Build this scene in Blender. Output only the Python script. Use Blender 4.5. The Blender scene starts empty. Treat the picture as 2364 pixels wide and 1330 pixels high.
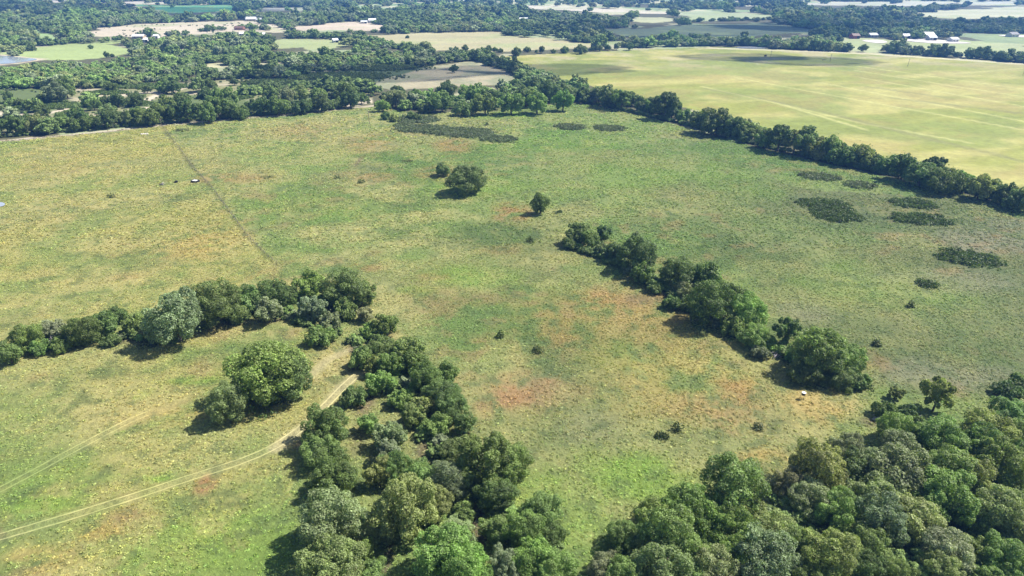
import bpy, math, random
import numpy as np
from mathutils import Vector, Matrix

rnd = random.Random(7)
rng = np.random.default_rng(11)
SC = bpy.context.scene
COL = SC.collection

# ------------------------------------------------------------------ camera, light
F, CX, CY, CAMH, PITCH = 1577.0, 1182.0, 665.0, 80.0, math.radians(25.1)
cam = bpy.data.cameras.new('camera')
cam.sensor_width = 36.0
cam.lens = 36.0 * F / 2364.0
cam.clip_start, cam.clip_end = 1.0, 20000.0
camo = bpy.data.objects.new('camera', cam)
COL.objects.link(camo)
camo.location = (0, 0, CAMH)
camo.rotation_euler = (math.pi / 2 - PITCH, 0, 0)
SC.camera = camo

SUN_EL, SUN_AZ = math.radians(51), math.radians(74)
w = bpy.data.worlds.new('World')
SC.world = w
w.use_nodes = True
nt = w.node_tree
sky = nt.nodes.new('ShaderNodeTexSky')
sky.sky_type = 'NISHITA'
sky.sun_disc = False
sky.sun_elevation, sky.sun_rotation = SUN_EL, SUN_AZ
nt.links.new(sky.outputs[0], nt.nodes['Background'].inputs[0])
nt.nodes['Background'].inputs[1].default_value = 0.074
sl = bpy.data.lights.new('sun', 'SUN')
sl.energy, sl.angle, sl.color = 4.9, math.radians(0.55), (1.0, 0.955, 0.87)
so = bpy.data.objects.new('sun', sl)
COL.objects.link(so)
SUND = Vector((math.sin(SUN_AZ) * math.cos(SUN_EL), math.cos(SUN_AZ) * math.cos(SUN_EL), math.sin(SUN_EL)))
so.rotation_euler = (-SUND).to_track_quat('-Z', 'Y').to_euler()
so.location = SUND * 300
SC.view_settings.view_transform = 'Standard'
SC.view_settings.look = 'None'
SC.view_settings.exposure = 1.02
SC.view_settings.gamma = 1.0
SC.view_settings.use_curve_mapping = False
SC.render.engine = 'CYCLES'
cy = SC.cycles
cy.max_bounces, cy.diffuse_bounces, cy.glossy_bounces = 5, 3, 1
cy.transmission_bounces, cy.volume_bounces, cy.transparent_max_bounces = 2, 0, 4
cy.use_denoising = True
cy.denoiser = 'OPENIMAGEDENOISE'
cy.denoising_input_passes = 'RGB_ALBEDO_NORMAL'
SC.render.filter_size = 1.0
cy.use_adaptive_sampling = True
cy.adaptive_threshold = 0.02

# ------------------------------------------------------------------ geometry of the place
cp, sp = math.cos(PITCH), math.sin(PITCH)


def ray(px, py):
    a, b = px - CX, CY - py
    return np.array([a, F * cp + b * sp, -F * sp + b * cp])


def at(px, py, z=0.0):
    """ground point seen at photograph pixel px, py (height z)"""
    d = ray(px, py)
    t = (z - CAMH) / d[2]
    return np.array([d[0] * t, d[1] * t])


def depth_scale(px, py, z=0.0):
    """metres per photograph pixel at that point"""
    d = ray(px, py)
    return (z - CAMH) / d[2]


def poly(pts):
    return np.array([at(*p) for p in pts])


def inside(P, X, Y):
    r = np.zeros(X.shape, bool)
    n = len(P)
    bb = (X >= P[:, 0].min()) & (X <= P[:, 0].max()) & (Y >= P[:, 1].min()) & (Y <= P[:, 1].max())
    if not bb.any():
        return r
    x, y = X[bb], Y[bb]
    c = np.zeros(x.shape, bool)
    for i in range(n):
        x0, y0 = P[i]
        x1, y1 = P[(i + 1) % n]
        if y0 == y1:
            continue
        k = ((y0 > y) != (y1 > y)) & (x < (x1 - x0) * (y - y0) / (y1 - y0) + x0)
        c ^= k
    r[bb] = c
    return r


_T = np.random.default_rng(3).random((8, 512, 512))


def vnoise(X, Y, k=0):
    xi, yi = np.floor(X).astype(np.int64), np.floor(Y).astype(np.int64)
    fx, fy = X - xi, Y - yi
    fx, fy = fx * fx * (3 - 2 * fx), fy * fy * (3 - 2 * fy)
    T = _T[k % 8]
    x0, x1, y0, y1 = xi & 511, (xi + 1) & 511, yi & 511, (yi + 1) & 511
    return (T[x0, y0] * (1 - fx) + T[x1, y0] * fx) * (1 - fy) + (T[x0, y1] * (1 - fx) + T[x1, y1] * fx) * fy


def fbm(X, Y, s, o=4, k=0, gain=0.55):
    v, a, tot, f = 0, 1.0, 0.0, 1.0 / s
    for i in range(o):
        ca, sa = math.cos(0.6 * i + k), math.sin(0.6 * i + k)
        v = v + a * vnoise((X * ca - Y * sa) * f + 17.3 * i + 31 * k + 200, (X * sa + Y * ca) * f + 9.1 * i + 200, k + i)
        tot += a
        a *= gain
        f *= 2.03
    return v / tot


def sstep(a, b, x):
    t = np.clip((x - a) / (b - a), 0, 1)
    return t * t * (3 - 2 * t)


def hz(x, y):
    x, y = np.asarray(x, float), np.asarray(y, float)
    return 0.5 * (fbm(x, y, 45, 3, 1) - 0.5)


def hz1(x, y):
    return float(hz(np.array([x]), np.array([y]))[0])


# ------------------------------------------------------------------ fields
PASTURE = poly([(-900, 420), (0, 326), (250, 303), (373, 290), (560, 274), (700, 263), (800, 252), (872, 246), (930, 258), (1000, 262), (1090, 255),
                (1330, 238), (1420, 250), (1560, 288), (1750, 342), (2000, 398), (2364, 480), (2900, 620), (3400, 1500), (-1200, 1500)])
HAY = poly([(1130, 132), (1400, 118), (1640, 109), (2000, 122), (2364, 146), (3000, 190), (3600, 540), (2364, 447), (2000, 363), (1800, 311),
            (1600, 253), (1400, 207), (1250, 172)])
MEADOW = poly([(855, 192), (1000, 152), (1090, 143), (1215, 176), (1150, 196), (900, 208)])
DARKSCRUB = poly([(540, 200), (640, 183), (830, 160), (965, 153), (985, 160), (900, 185), (860, 196), (700, 203)])
SCRUB = poly([(-500, 300), (0, 205), (200, 205), (470, 188), (560, 182), (640, 180), (860, 192), (860, 240), (700, 258), (380, 280), (0, 318)])
POND = poly([(-200, 150), (-200, 122), (0, 128), (50, 134), (95, 137), (60, 143), (0, 150)])
POND2 = poly([(1690, 111), (1715, 107.5), (1760, 109), (1775, 112.5), (1740, 113.5)])
PUDDLE = poly([(-40, 476), (-30, 468), (4, 468), (14, 472), (8, 478), (-10, 480)])
# pale grass, dry grass, crops far away: polygon, colour (linear albedo)
FIELDS = [
    ([(195, 66), (300, 58), (390, 53), (560, 49), (640, 55), (695, 68), (640, 73), (520, 76), (430, 81), (330, 86), (215, 80)], (.46, .40, .30)),
    ([(695, 63), (740, 57), (810, 51), (870, 54), (925, 66), (860, 70), (720, 71)], (.46, .39, .30)),
    ([(795, 80), (990, 76), (1165, 75), (1200, 84), (1330, 96), (1400, 101), (1370, 108), (1130, 121), (1000, 120), (900, 101), (830, 87)], (.36, .33, .19)),
    ([(0, 123), (110, 106), (200, 99), (285, 94), (294, 126), (180, 138), (100, 136), (50, 132)], (.29, .35, .14)),
    ([(325, 11), (540, 13), (565, 20), (470, 29), (395, 29), (345, 21)], (.09, .26, .12)),
    ([(1370, 70), (1600, 57), (1780, 52), (1875, 74), (1700, 86), (1450, 88)], (.15, .19, .11)),
    ([(1380, 92), (1420, 96), (1560, 93), (1700, 88), (1640, 97), (1450, 104), (1400, 103)], (.22, .26, .13)),
    ([(1560, 30), (1640, 25), (1800, 35), (1790, 43), (1600, 50)], (.30, .34, .20)),
    ([(1190, 13), (1250, 11), (1500, 25), (1580, 33), (1420, 33), (1220, 19)], (.48, .44, .34)),
    ([(1890, 97), (1960, 90), (2364, 92), (2364, 138), (2200, 126), (2040, 117), (1990, 120), (1890, 104)], (.30, .33, .17)),
    ([(2190, 76), (2364, 80), (2700, 95), (2700, 104), (2364, 102), (2230, 98)], (.20, .25, .13)),
    ([(2080, 31), (2220, 22), (2364, 13), (2600, 18), (2364, 38), (2220, 44), (2110, 36)], (.40, .40, .26)),
    ([(1690, 8), (1830, 11), (1860, 16), (1700, 15)], (.44, .42, .32)),
    ([(30, 68), (75, 70), (122, 80), (95, 98), (60, 88)], (.24, .34, .14)),
    ([(60, 1), (300, 3), (520, 6), (300, 8), (90, 6)], (.44, .40, .32)),
    ([(545, 18), (700, 17), (790, 22), (700, 27), (580, 25)], (.30, .30, .24)),
    ([(1440, 42), (1520, 41), (1590, 45), (1500, 51), (1450, 49)], (.36, .37, .22)),
    ([(460, 153), (500, 150), (512, 158), (470, 163)], (.40, .38, .22)),
    ([(605, 95), (650, 90), (700, 92), (690, 104), (640, 110), (612, 106)], (.30, .34, .16)),
    ([(690, 96), (760, 90), (800, 103), (780, 112), (700, 110)], (.32, .34, .17)),
    ([(828, 120), (860, 122), (850, 132), (832, 130)], (.30, .36, .14)),
    ([(1770, 8), (2080, 4), (2364, 4), (2364, 9), (2100, 14), (1900, 13)], (.40, .40, .30)),
]
FIELDP = [(poly(p), c) for p, c in FIELDS]
BARE = [  # dirt paths through the scrubland
    [(0, 262), (70, 268), (130, 258), (230, 228), (330, 215), (400, 210), (440, 197), (470, 183)],
    [(330, 238), (350, 225), (370, 215)], [(60, 285), (70, 268)], [(270, 262), (330, 250), (420, 245)],
    [(860, 200), (885, 215), (870, 232), (800, 245)]]

# blob lists: px, py, rx, ry, strength (photograph pixels, laid on the ground)
STRAW = [(120, 480, 200, 50, .6), (330, 560, 200, 40, .6), (520, 620, 160, 30, .5), (150, 700, 200, 40, .6), (650, 340, 200, 40, .35), (250, 420, 380, 120, .45), (300, 640, 330, 40, .55), (470, 570, 130, 60, .55), (100, 350, 160, 22, .6), (300, 950, 280, 80, .45), (570, 760, 140, 28, .8), (770, 850, 60, 70, .8),
         (690, 1000, 70, 45, .75), (1900, 930, 120, 28, .75), (1820, 1000, 120, 60, .45), (1690, 830, 150, 60, .35), (1180, 860, 50, 70, .55), (930, 760, 70, 60, .4), (1330, 590, 120, 40, .3),
         (120, 800, 130, 30, .5), (1440, 700, 120, 60, .35), (800, 290, 90, 40, .45), (600, 300, 250, 30, .35), (60, 420, 120, 16, .5), (420, 400, 60, 10, .7), (1540, 470, 120, 40, .3),
         (200, 1280, 200, 60, .3), (1000, 980, 30, 60, .4)]
ORANGE = [(1560, 860, 220, 110, .35), (1420, 720, 200, 80, .3), (480, 560, 80, 50, .4), (1880, 940, 100, 50, .45), (1700, 890, 80, 50, .55), (1620, 930, 90, 40, .45), (1400, 690, 60, 30, .7), (380, 960, 160, 40, .3), (60, 1300, 120, 40, .4), (240, 1225, 60, 20, .5), (1760, 1060, 60, 30, .5), (1290, 770, 60, 40, .3)]
RED = [(690, 1030, 30, 14, .5), (300, 1190, 60, 16, .4), (1550, 700, 60, 20, .3), (1210, 900, 140, 60, .55), (1450, 730, 220, 90, .28), (1280, 790, 200, 60, .25), (1000, 690, 120, 40, .25), (1640, 930, 110, 60, .35), (1420, 700, 90, 40, .5), (1180, 915, 80, 38, .8), (1120, 940, 30, 40, .5), (1380, 695, 55, 26, .45), (1690, 900, 55, 34, .4), (480, 1115, 30, 32, .95), (1185, 490, 55, 26, .75), (840, 618, 60, 14, .6), (560, 412, 110, 14, .5),
       (860, 330, 70, 30, .45), (1050, 335, 50, 18, .6), (1110, 800, 40, 22, .5), (1670, 970, 45, 35, .5), (1270, 880, 25, 15, .6), (860, 410, 60, 12, .5), (700, 300, 80, 18, .35), (1010, 400, 60, 20, .4),
       (1000, 640, 50, 10, .4), (300, 640, 40, 10, .4), (100, 870, 50, 18, .3), (1150, 580, 60, 12, .3), (2010, 830, 50, 20, .35), (950, 300, 60, 20, .3)]
LUSH = [(1250, 1180, 190, 110, .5), (1480, 1100, 150, 70, .75), (1080, 640, 120, 28, .6), (960, 672, 60, 14, .6), (440, 880, 80, 13, .9), (330, 915, 35, 18, .7), (360, 1105, 50, 12, .9), (110, 1165, 100, 26, .75),
        (500, 1260, 250, 70, .5), (200, 1120, 200, 60, .3), (700, 480, 160, 30, .3), (1300, 330, 200, 30, .3), (1080, 430, 130, 22, .4), (1400, 820, 90, 40, .3), (600, 880, 110, 70, .3), (1480, 400, 160, 40, .25), (1720, 430, 100, 30, .35), (2000, 660, 220, 60, .3), (1650, 680, 110, 50, .3), (1150, 268, 90, 8, .5)]
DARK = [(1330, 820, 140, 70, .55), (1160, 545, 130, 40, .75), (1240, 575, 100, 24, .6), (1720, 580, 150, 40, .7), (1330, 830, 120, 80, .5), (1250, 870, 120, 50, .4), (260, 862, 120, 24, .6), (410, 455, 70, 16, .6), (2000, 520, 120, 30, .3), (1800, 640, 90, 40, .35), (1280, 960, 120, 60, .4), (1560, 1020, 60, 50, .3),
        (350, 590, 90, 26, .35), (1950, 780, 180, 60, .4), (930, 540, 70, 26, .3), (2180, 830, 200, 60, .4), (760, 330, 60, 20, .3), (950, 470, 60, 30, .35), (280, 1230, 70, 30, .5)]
MAUVE = [(2260, 560, 110, 30, .65), (2200, 650, 130, 30, .5), (2040, 640, 70, 16, .4), (2200, 870, 140, 40, .55), (1860, 720, 70, 25, .4), (2330, 520, 60, 20, .5), (1250, 900, 90, 40, .3), (1360, 980, 80, 40, .25)]
SOIL = [(820, 800, 14, 16, 1.), (818, 845, 18, 14, 1.), (845, 930, 26, 40, .8), (985, 1040, 26, 22, 1.), (1095, 1195, 24, 34, 1.), (1110, 1240, 20, 24, 1.), (893, 1290, 14, 44, 1.), (780, 1110, 30, 50, .5), (640, 735, 26, 12, .6),
        (2010, 975, 30, 18, .8), (300, 790, 90, 10, .7), (560, 745, 60, 9, .5), (828, 372, 6, 14, 1.), (1560, 690, 30, 16, .6), (1370, 590, 40, 10, .6), (1480, 690, 60, 14, .5), (2110, 1270, 40, 30, .8), (570, 890, 30, 20, .7),
        (830, 1010, 20, 50, .4), (1700, 840, 30, 12, .3)]


def blobs(lst, X, Y, nz):
    v = np.zeros(X.shape)
    for (px, py, rx, ry, s) in lst:
        c = at(px, py)
        k = depth_scale(px, py)
        a, b = rx * k, abs(at(px, py - ry)[1] - at(px, py + ry)[1]) / 2
        m = (np.abs(X - c[0]) < 2 * a) & (np.abs(Y - c[1]) < 2 * b)
        if not m.any():
            continue
        d = np.hypot((X[m] - c[0]) / a, (Y[m] - c[1]) / b) + (nz[m] - 0.5) * 1.9
        v[m] = np.maximum(v[m], s * (1 - sstep(0.45, 1.35, d)))
    return v


def seg_dist(pts, X, Y):
    d = np.full(X.shape, 1e9)
    for (x0, y0), (x1, y1) in zip(pts[:-1], pts[1:]):
        vx, vy = x1 - x0, y1 - y0
        t = np.clip(((X - x0) * vx + (Y - y0) * vy) / (vx * vx + vy * vy), 0, 1)
        d = np.minimum(d, np.hypot(X - x0 - t * vx, Y - y0 - t * vy))
    return d


def mixc(c, col, f):
    return c * (1 - f[:, None]) + np.array(col)[None] * f[:, None]


GOLD = poly([(-400, 340), (0, 328), (373, 291), (440, 380), (530, 490), (606, 582), (640, 625), (480, 690), (250, 740), (0, 800), (-400, 900)])
NEARLEFT = poly([(-300, 880), (0, 860), (330, 800), (660, 740), (800, 800), (830, 880), (690, 1010), (640, 1200), (560, 1500), (-400, 1500)])
OLIVE = poly([(1500, 420), (1800, 410), (2400, 500), (2700, 800), (2364, 1000), (2050, 900), (1900, 760), (1700, 640), (1450, 520)])
FENCE = [at(*p) for p in [(373, 291), (400, 325), (440, 380), (487, 432), (530, 490), (570, 545), (606, 582), (640, 612)]]
HAYLINES = [[(1960, 150), (2364, 206)], [(1975, 163), (2364, 224)], [(1990, 180), (2364, 246)], [(1890, 190), (2364, 280)], [(1620, 200), (1800, 240), (2000, 300)], [(1780, 235), (1990, 285), (2240, 330)], [(1700, 180), (2364, 300)],
            [(2190, 172), (2270, 165), (2364, 157)]]
HAYDARK = [[(1630, 205), (1740, 225), (1900, 258), (2100, 310), (2364, 372)], [(2000, 200), (2180, 225)], [(2050, 225), (2364, 262)]]


def inside_f(P, X, Y):
    wx = fbm(X, Y, 70, 3, 2) - .5
    wy = fbm(X, Y, 55, 3, 5) - .5
    return inside(P, X + .055 * Y * wx, Y + .09 * Y * wy)


def tree_density(X, Y):
    d = np.ones(X.shape)
    g = fbm(X, Y, 60, 3, 2)
    d[:] = np.where(g > 0.36, 0.95, 0.25)
    far = Y > 1480
    g2 = fbm(X, Y * 1.5, 330, 4, 5, 0.5)
    d = np.where(far, np.where(g2 > 0.47, 0.95, 0.10), d)
    d[inside(SCRUB, X, Y)] = 0.015
    for P, c in FIELDP:
        d[inside_f(P, X, Y)] = 0.09 if P[:, 1].mean() > 1350 else 0.0
    for P in (HAY, PASTURE, MEADOW, DARKSCRUB, POND, POND2):
        d[inside(P, X, Y)] = 0
    return d


def tint(X, Y, reg=None):
    """base colour of the ground cover, linear"""
    n1, n2, n3 = fbm(X, Y, 26, 5, 0), fbm(X, Y, 9, 4, 3), fbm(X, Y, 60, 4, 4)
    n4 = fbm(X, Y, 2.6, 3, 6)
    c = np.zeros(X.shape + (3,))
    # default: floor of the woods / small clearings
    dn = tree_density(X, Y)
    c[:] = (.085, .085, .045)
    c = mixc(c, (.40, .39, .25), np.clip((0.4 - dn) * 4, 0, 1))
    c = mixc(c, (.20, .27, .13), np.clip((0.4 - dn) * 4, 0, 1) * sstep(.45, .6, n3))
    m = inside(SCRUB, X, Y)
    if m.any():
        cs = np.zeros((m.sum(), 3)) + np.array((.19, .19, .095))
        cs = mixc(cs, (.34, .30, .21), sstep(.5, .62, n1[m]))
        cs = mixc(cs, (.10, .13, .05), sstep(.52, .62, n3[m]))
        for path in BARE:
            q = [at(*p) for p in path]
            cs = mixc(cs, (.44, .38, .29), 1 - sstep(1.5, 5.0, seg_dist(q, X[m], Y[m]) + 3 * (n2[m] - .5)))
        c[m] = cs
    m = inside(DARKSCRUB, X, Y)
    c[m] = np.array((.07, .10, .045)) * (0.8 + 0.5 * n2[m])[:, None]
    m = inside(MEADOW, X, Y)
    if m.any():
        cs = np.zeros((m.sum(), 3)) + np.array((.21, .215, .13))
        cs = mixc(cs, (.31, .27, .18), sstep(.48, .66, n1[m]) * .8)
        c[m] = cs
    for P, col in FIELDP:
        m = inside_f(P, X, Y)
        if m.any():
            cs = np.zeros((m.sum(), 3)) + np.array(col) * .9
            cs *= (0.82 + 0.36 * fbm(X[m] * .35, Y[m], 30, 3, 2))[:, None]
            cs = mixc(cs, (.24, .29, .12), .5 * sstep(.5, .7, n3[m]))
            c[m] = cs
    m = inside(HAY, X, Y)
    if m.any():
        x, y = X[m], Y[m]
        along = fbm(x * .35 + y * .2, y - .35 * x, 40, 4, 2)
        cs = np.zeros((m.sum(), 3)) + np.array((.235, .250, .062))
        cs = mixc(cs, (.37, .34, .125), sstep(.46, .62, along) * .75)
        cs = mixc(cs, (.185, .225, .058), sstep(.48, .64, n3[m]) * .7)
        cs = mixc(cs, (.28, .225, .085), sstep(.52, .66, n1[m]) * .4)
        cs *= (.72 + .32 * fbm(x * .5 + y * .25, (y - .35 * x) * 1.4, 7, 3, 4))[:, None]
        for L in HAYLINES:
            q = [at(*p) for p in L]
            cs = mixc(cs, (.38, .37, .15), .65 * (1 - sstep(.5, 2.4, seg_dist(q, x, y) + 1.6 * (n2[m] - .5))))
        for L in HAYDARK:
            q = [at(*p) for p in L]
            cs = mixc(cs, (.17, .17, .07), .6 * (1 - sstep(.8, 4.5, seg_dist(q, x, y) + 3 * (n2[m] - .5))))
        edge = [at(*p) for p in [(1640, 111), (2000, 124), (2364, 148)]]
        cs = mixc(cs, (.50, .46, .34), .7 * (1 - sstep(2, 9, seg_dist(edge, x, y))))
        top = at(1500, 150)[1]
        cs = mixc(cs, (.36, .32, .21), .5 * sstep(top * .9, top * 1.1, y) * sstep(.42, .6, n1[m]))
        c[m] = cs
    m = inside(PASTURE, X, Y)
    if m.any():
        x, y = X[m], Y[m]
        a, b, d3, d4 = n1[m], n2[m], n3[m], n4[m]
        cs = np.zeros((m.sum(), 3)) + np.array((.19, .252, .078))
        cs = mixc(cs, (.12, .19, .055), sstep(.46, .62, d3) * .75)
        cs = mixc(cs, (.29, .26, .12), sstep(.52, .66, fbm(x, y, 34, 4, 7)) * .45)
        cs = mixc(cs, (.35, .345, .14), sstep(.47, .66, a * .6 + b * .4) * .75 * (.45 + .55 * sstep(40, -60, x)))
        nn = a * .55 + b * .45
        wl = fbm(x, y, 30, 3, 2) - .5
        gold = inside(GOLD, x + 12 * wl, y + 12 * wl)
        cs = mixc(cs, (.385, .35, .10), gold * (.12 + .42 * sstep(.40, .62, d3 * .5 + b * .5)))
        cs = mixc(cs, (.135, .155, .068), inside(OLIVE, x + 40 * wl, y + 40 * wl) * (.30 + .55 * sstep(.36, .6, fbm(x, y, 80, 3, 1))))
        near = inside(NEARLEFT, x + 10 * wl, y + 10 * wl)
        cs = mixc(cs, (.34, .315, .105), near * (.1 + .5 * sstep(.42, .62, d3 * .4 + b * .6)))
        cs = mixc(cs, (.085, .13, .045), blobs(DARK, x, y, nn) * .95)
        cs = mixc(cs, (.25, .235, .16), blobs(MAUVE, x, y, nn) * .9)
        cs = mixc(cs, (.19, .30, .055), blobs(LUSH, x, y, nn))
        cs = mixc(cs, (.46, .40, .17), blobs(STRAW, x, y, nn) * np.clip(.25 + .8 * sstep(.36, .62, .5 * b + .5 * d4), 0, 1))
        cs = mixc(cs, (.48, .31, .10), blobs(ORANGE, x, y, nn) * np.clip(.1 + 1.0 * sstep(.36, .62, .5 * b + .5 * d4), 0, 1))
        cs = mixc(cs, (.35, .20, .10), blobs(RED, x, y, nn) * np.clip(.05 + 1.0 * sstep(.33, .56, .5 * b + .5 * d4), 0, 1))
        # fine patches
        cs = mixc(cs, (.31, .215, .11), sstep(.60, .70, fbm(x, y, 6.5, 4, 1)) * sstep(.46, .58, d3) * .4 * sstep(360, 280, y))
        wst = .35 + .65 * sstep(40, -60, x)
        cs = mixc(cs, (.42, .38, .15), sstep(.54, .70, d4 * .5 + b * .5) * .5 * wst)
        cs = mixc(cs, (.085, .125, .05), sstep(.42, .26, d4) * .55)
        df = seg_dist(FENCE, x, y)
        cs = mixc(cs, (.11, .11, .055), .5 * (1 - sstep(.2, 1.1, df + 1.6 * (b - .5))))
        cs = mixc(cs, (.135, .095, .07), np.clip(blobs(SOIL, x, y, nn), 0, 1) * (.35 + .9 * b))
        c[m] = cs
    # bare strip along the far edge of the pasture
    road = [at(*p) for p in ROAD]
    dr = seg_dist(road, X, Y)
    c = mixc(c, (.44, .38, .29), (.9 * (1 - sstep(.8, 3.6, dr + 3.0 * (n2 - .5)))))
    bank = np.vstack([POND, POND[:1]])
    c = mixc(c, (.42, .36, .27), 1 - sstep(2, 8, seg_dist([tuple(p) for p in bank], X, Y) + 6 * (n2 - .5)))
    for k in TRACKS:
        dr = seg_dist([at(*p) for p in k[0]], X, Y)
        c = mixc(c, (.48, .42, .24), k[2] * (1 - sstep(k[1] * .5, k[1] * 1.6, dr + k[1] * (n2 - .5))))
    return np.clip(c, .01, .8)


ROAD = [(-300, 352), (0, 326), (120, 316), (250, 303), (373, 290), (560, 274), (700, 263), (800, 250), (872, 244)]
TRACKS = [([(640, 1035), (700, 990), (745, 945), (790, 895), (830, 862)], 1.3, .6), ([(0, 1240), (150, 1195), (300, 1150), (450, 1100), (560, 1068), (640, 1035)], 1.2, .10),
          ([(0, 1130), (150, 1050), (300, 975), (420, 930)], .9, .06), ([(715, 870), (760, 830), (800, 812)], 1.2, .5)]

# ------------------------------------------------------------------ materials


def new_mat(name):
    m = bpy.data.materials.new(name)
    m.use_nodes = True
    n = m.node_tree
    n.nodes.clear()
    out = n.nodes.new('ShaderNodeOutputMaterial')
    return m, n, out


def nd(n, t, **kw):
    x = n.nodes.new(t)
    for k, v in kw.items():
        if k.startswith('i_'):
            x.inputs[k[2:].replace('_', ' ')].default_value = v
        else:
            setattr(x, k, v)
    return x


def mathn(n, op, a, b=None, c=None):
    x = n.nodes.new('ShaderNodeMath')
    x.operation = op
    for i, v in enumerate((a, b, c)):
        if v is None:
            continue
        if isinstance(v, (int, float)):
            x.inputs[i].default_value = v
        else:
            n.links.new(v, x.inputs[i])
    return x.outputs[0]


def mulcol(n, col, fac):
    x = n.nodes.new('ShaderNodeVectorMath')
    x.operation = 'SCALE'
    n.links.new(col, x.inputs[0])
    n.links.new(fac, x.inputs['Scale'])
    return x.outputs[0]


def ground_mat(name, amp, scale, bump, bdist):
    m, n, out = new_mat(name)
    at_ = nd(n, 'ShaderNodeAttribute', attribute_name='tint')
    geo = nd(n, 'ShaderNodeNewGeometry')
    n1 = nd(n, 'ShaderNodeTexNoise', i_Scale=scale, i_Detail=5.0, i_Roughness=.65)
    n2 = nd(n, 'ShaderNodeTexNoise', i_Scale=scale * .28, i_Detail=3.0)
    for q in (n1, n2):
        n.links.new(geo.outputs['Position'], q.inputs['Vector'])
    f = mathn(n, 'MULTIPLY_ADD', n1.outputs['Fac'], amp * 2, 1 - amp)
    f = mathn(n, 'MULTIPLY', f, mathn(n, 'MULTIPLY_ADD', n2.outputs['Fac'], amp * .9, 1 - amp * .45))
    col = mulcol(n, at_.outputs['Color'], f)
    bs = nd(n, 'ShaderNodeBsdfPrincipled', i_Roughness=.9)
    bs.inputs['Specular IOR Level'].default_value = .12
    n.links.new(col, bs.inputs['Base Color'])
    bp = nd(n, 'ShaderNodeBump', i_Strength=bump, i_Distance=bdist)
    n.links.new(n1.outputs['Fac'], bp.inputs['Height'])
    n.links.new(bp.outputs[0], bs.inputs['Normal'])
    n.links.new(bs.outputs[0], out.inputs[0])
    return m


def leaf_mat(name, source, transl=.30, rough=.5, spec=.3):
    """source: 'object' = colour of the object, 'instance' = tint carried by each clump"""
    m, n, out = new_mat(name)
    if source == 'object':
        c0 = nd(n, 'ShaderNodeObjectInfo').outputs['Color']
    else:
        a = nd(n, 'ShaderNodeAttribute', attribute_name='tint', attribute_type='INSTANCER')
        c0 = a.outputs['Color']
    tone = nd(n, 'ShaderNodeAttribute', attribute_name='tone')
    geo = nd(n, 'ShaderNodeNewGeometry')
    nz = nd(n, 'ShaderNodeTexNoise', i_Scale=.55, i_Detail=2.0)
    n.links.new(geo.outputs['Position'], nz.inputs['Vector'])
    f = mathn(n, 'MULTIPLY', tone.outputs['Fac'], mathn(n, 'MULTIPLY_ADD', nz.outputs['Fac'], .9, .55))
    col = mulcol(n, c0, f)
    bs = nd(n, 'ShaderNodeBsdfPrincipled', i_Roughness=rough)
    bs.inputs['Specular IOR Level'].default_value = spec
    n.links.new(col, bs.inputs['Base Color'])
    if transl > 0:
        tr = nd(n, 'ShaderNodeBsdfTranslucent')
        tc = nd(n, 'ShaderNodeVectorMath', operation='MULTIPLY')
        tc.inputs[1].default_value = (1.5, 1.7, .7)
        n.links.new(col, tc.inputs[0])
        n.links.new(tc.outputs[0], tr.inputs[0])
        mx = nd(n, 'ShaderNodeMixShader')
        mx.inputs[0].default_value = transl
        n.links.new(bs.outputs[0], mx.inputs[1])
        n.links.new(tr.outputs[0], mx.inputs[2])
        n.links.new(mx.outputs[0], out.inputs[0])
    else:
        n.links.new(bs.outputs[0], out.inputs[0])
    return m


def plain_mat(name, col, rough=.7, var=.25, scale=3.0, metal=0., spec=.3):
    m, n, out = new_mat(name)
    tc = nd(n, 'ShaderNodeTexCoord')
    nz = nd(n, 'ShaderNodeTexNoise', i_Scale=scale, i_Detail=4.0)
    n.links.new(tc.outputs['Object'], nz.inputs['Vector'])
    f = mathn(n, 'MULTIPLY_ADD', nz.outputs['Fac'], 2 * var, 1 - var)
    rgb = nd(n, 'ShaderNodeRGB')
    rgb.outputs[0].default_value = (*col, 1)
    bs = nd(n, 'ShaderNodeBsdfPrincipled', i_Roughness=rough, i_Metallic=metal)
    bs.inputs['Specular IOR Level'].default_value = spec
    n.links.new(mulcol(n, rgb.outputs[0], f), bs.inputs['Base Color'])
    n.links.new(bs.outputs[0], out.inputs[0])
    return m


M_PAST = ground_mat('pasture_grass', .55, 1.1, .9, .45)
M_FIELD = ground_mat('field_grass', .42, .3, .6, .35)
M_FLOOR = ground_mat('woodland_floor', .35, .3, .5, .4)
M_LEAF = leaf_mat('tree_leaves', 'object')
M_FARLEAF = leaf_mat('far_leaves', 'instance', 0., .6, .25)
M_TUFT = leaf_mat('grass_blades', 'instance', .15, .6, .2)
M_BARK = plain_mat('bark', (.13, .105, .085), .9, .35, 9)
M_DEAD = plain_mat('dead_wood', (.36, .33, .34), .85, .3, 9)
M_WOOD = plain_mat('weathered_wood', (.20, .17, .14), .85, .3, 7)
M_WHITE = plain_mat('white_metal', (.80, .80, .78), .45, .08, 3)
M_BLACK = plain_mat('black_plastic', (.012, .012, .014), .5, .2, 3)
M_WIRE = plain_mat('wire', (.25, .25, .24), .5, .2, 3, .8)
M_GLASS = plain_mat('window_glass', (.03, .04, .05), .1, .1, 1, 0, .6)


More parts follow.
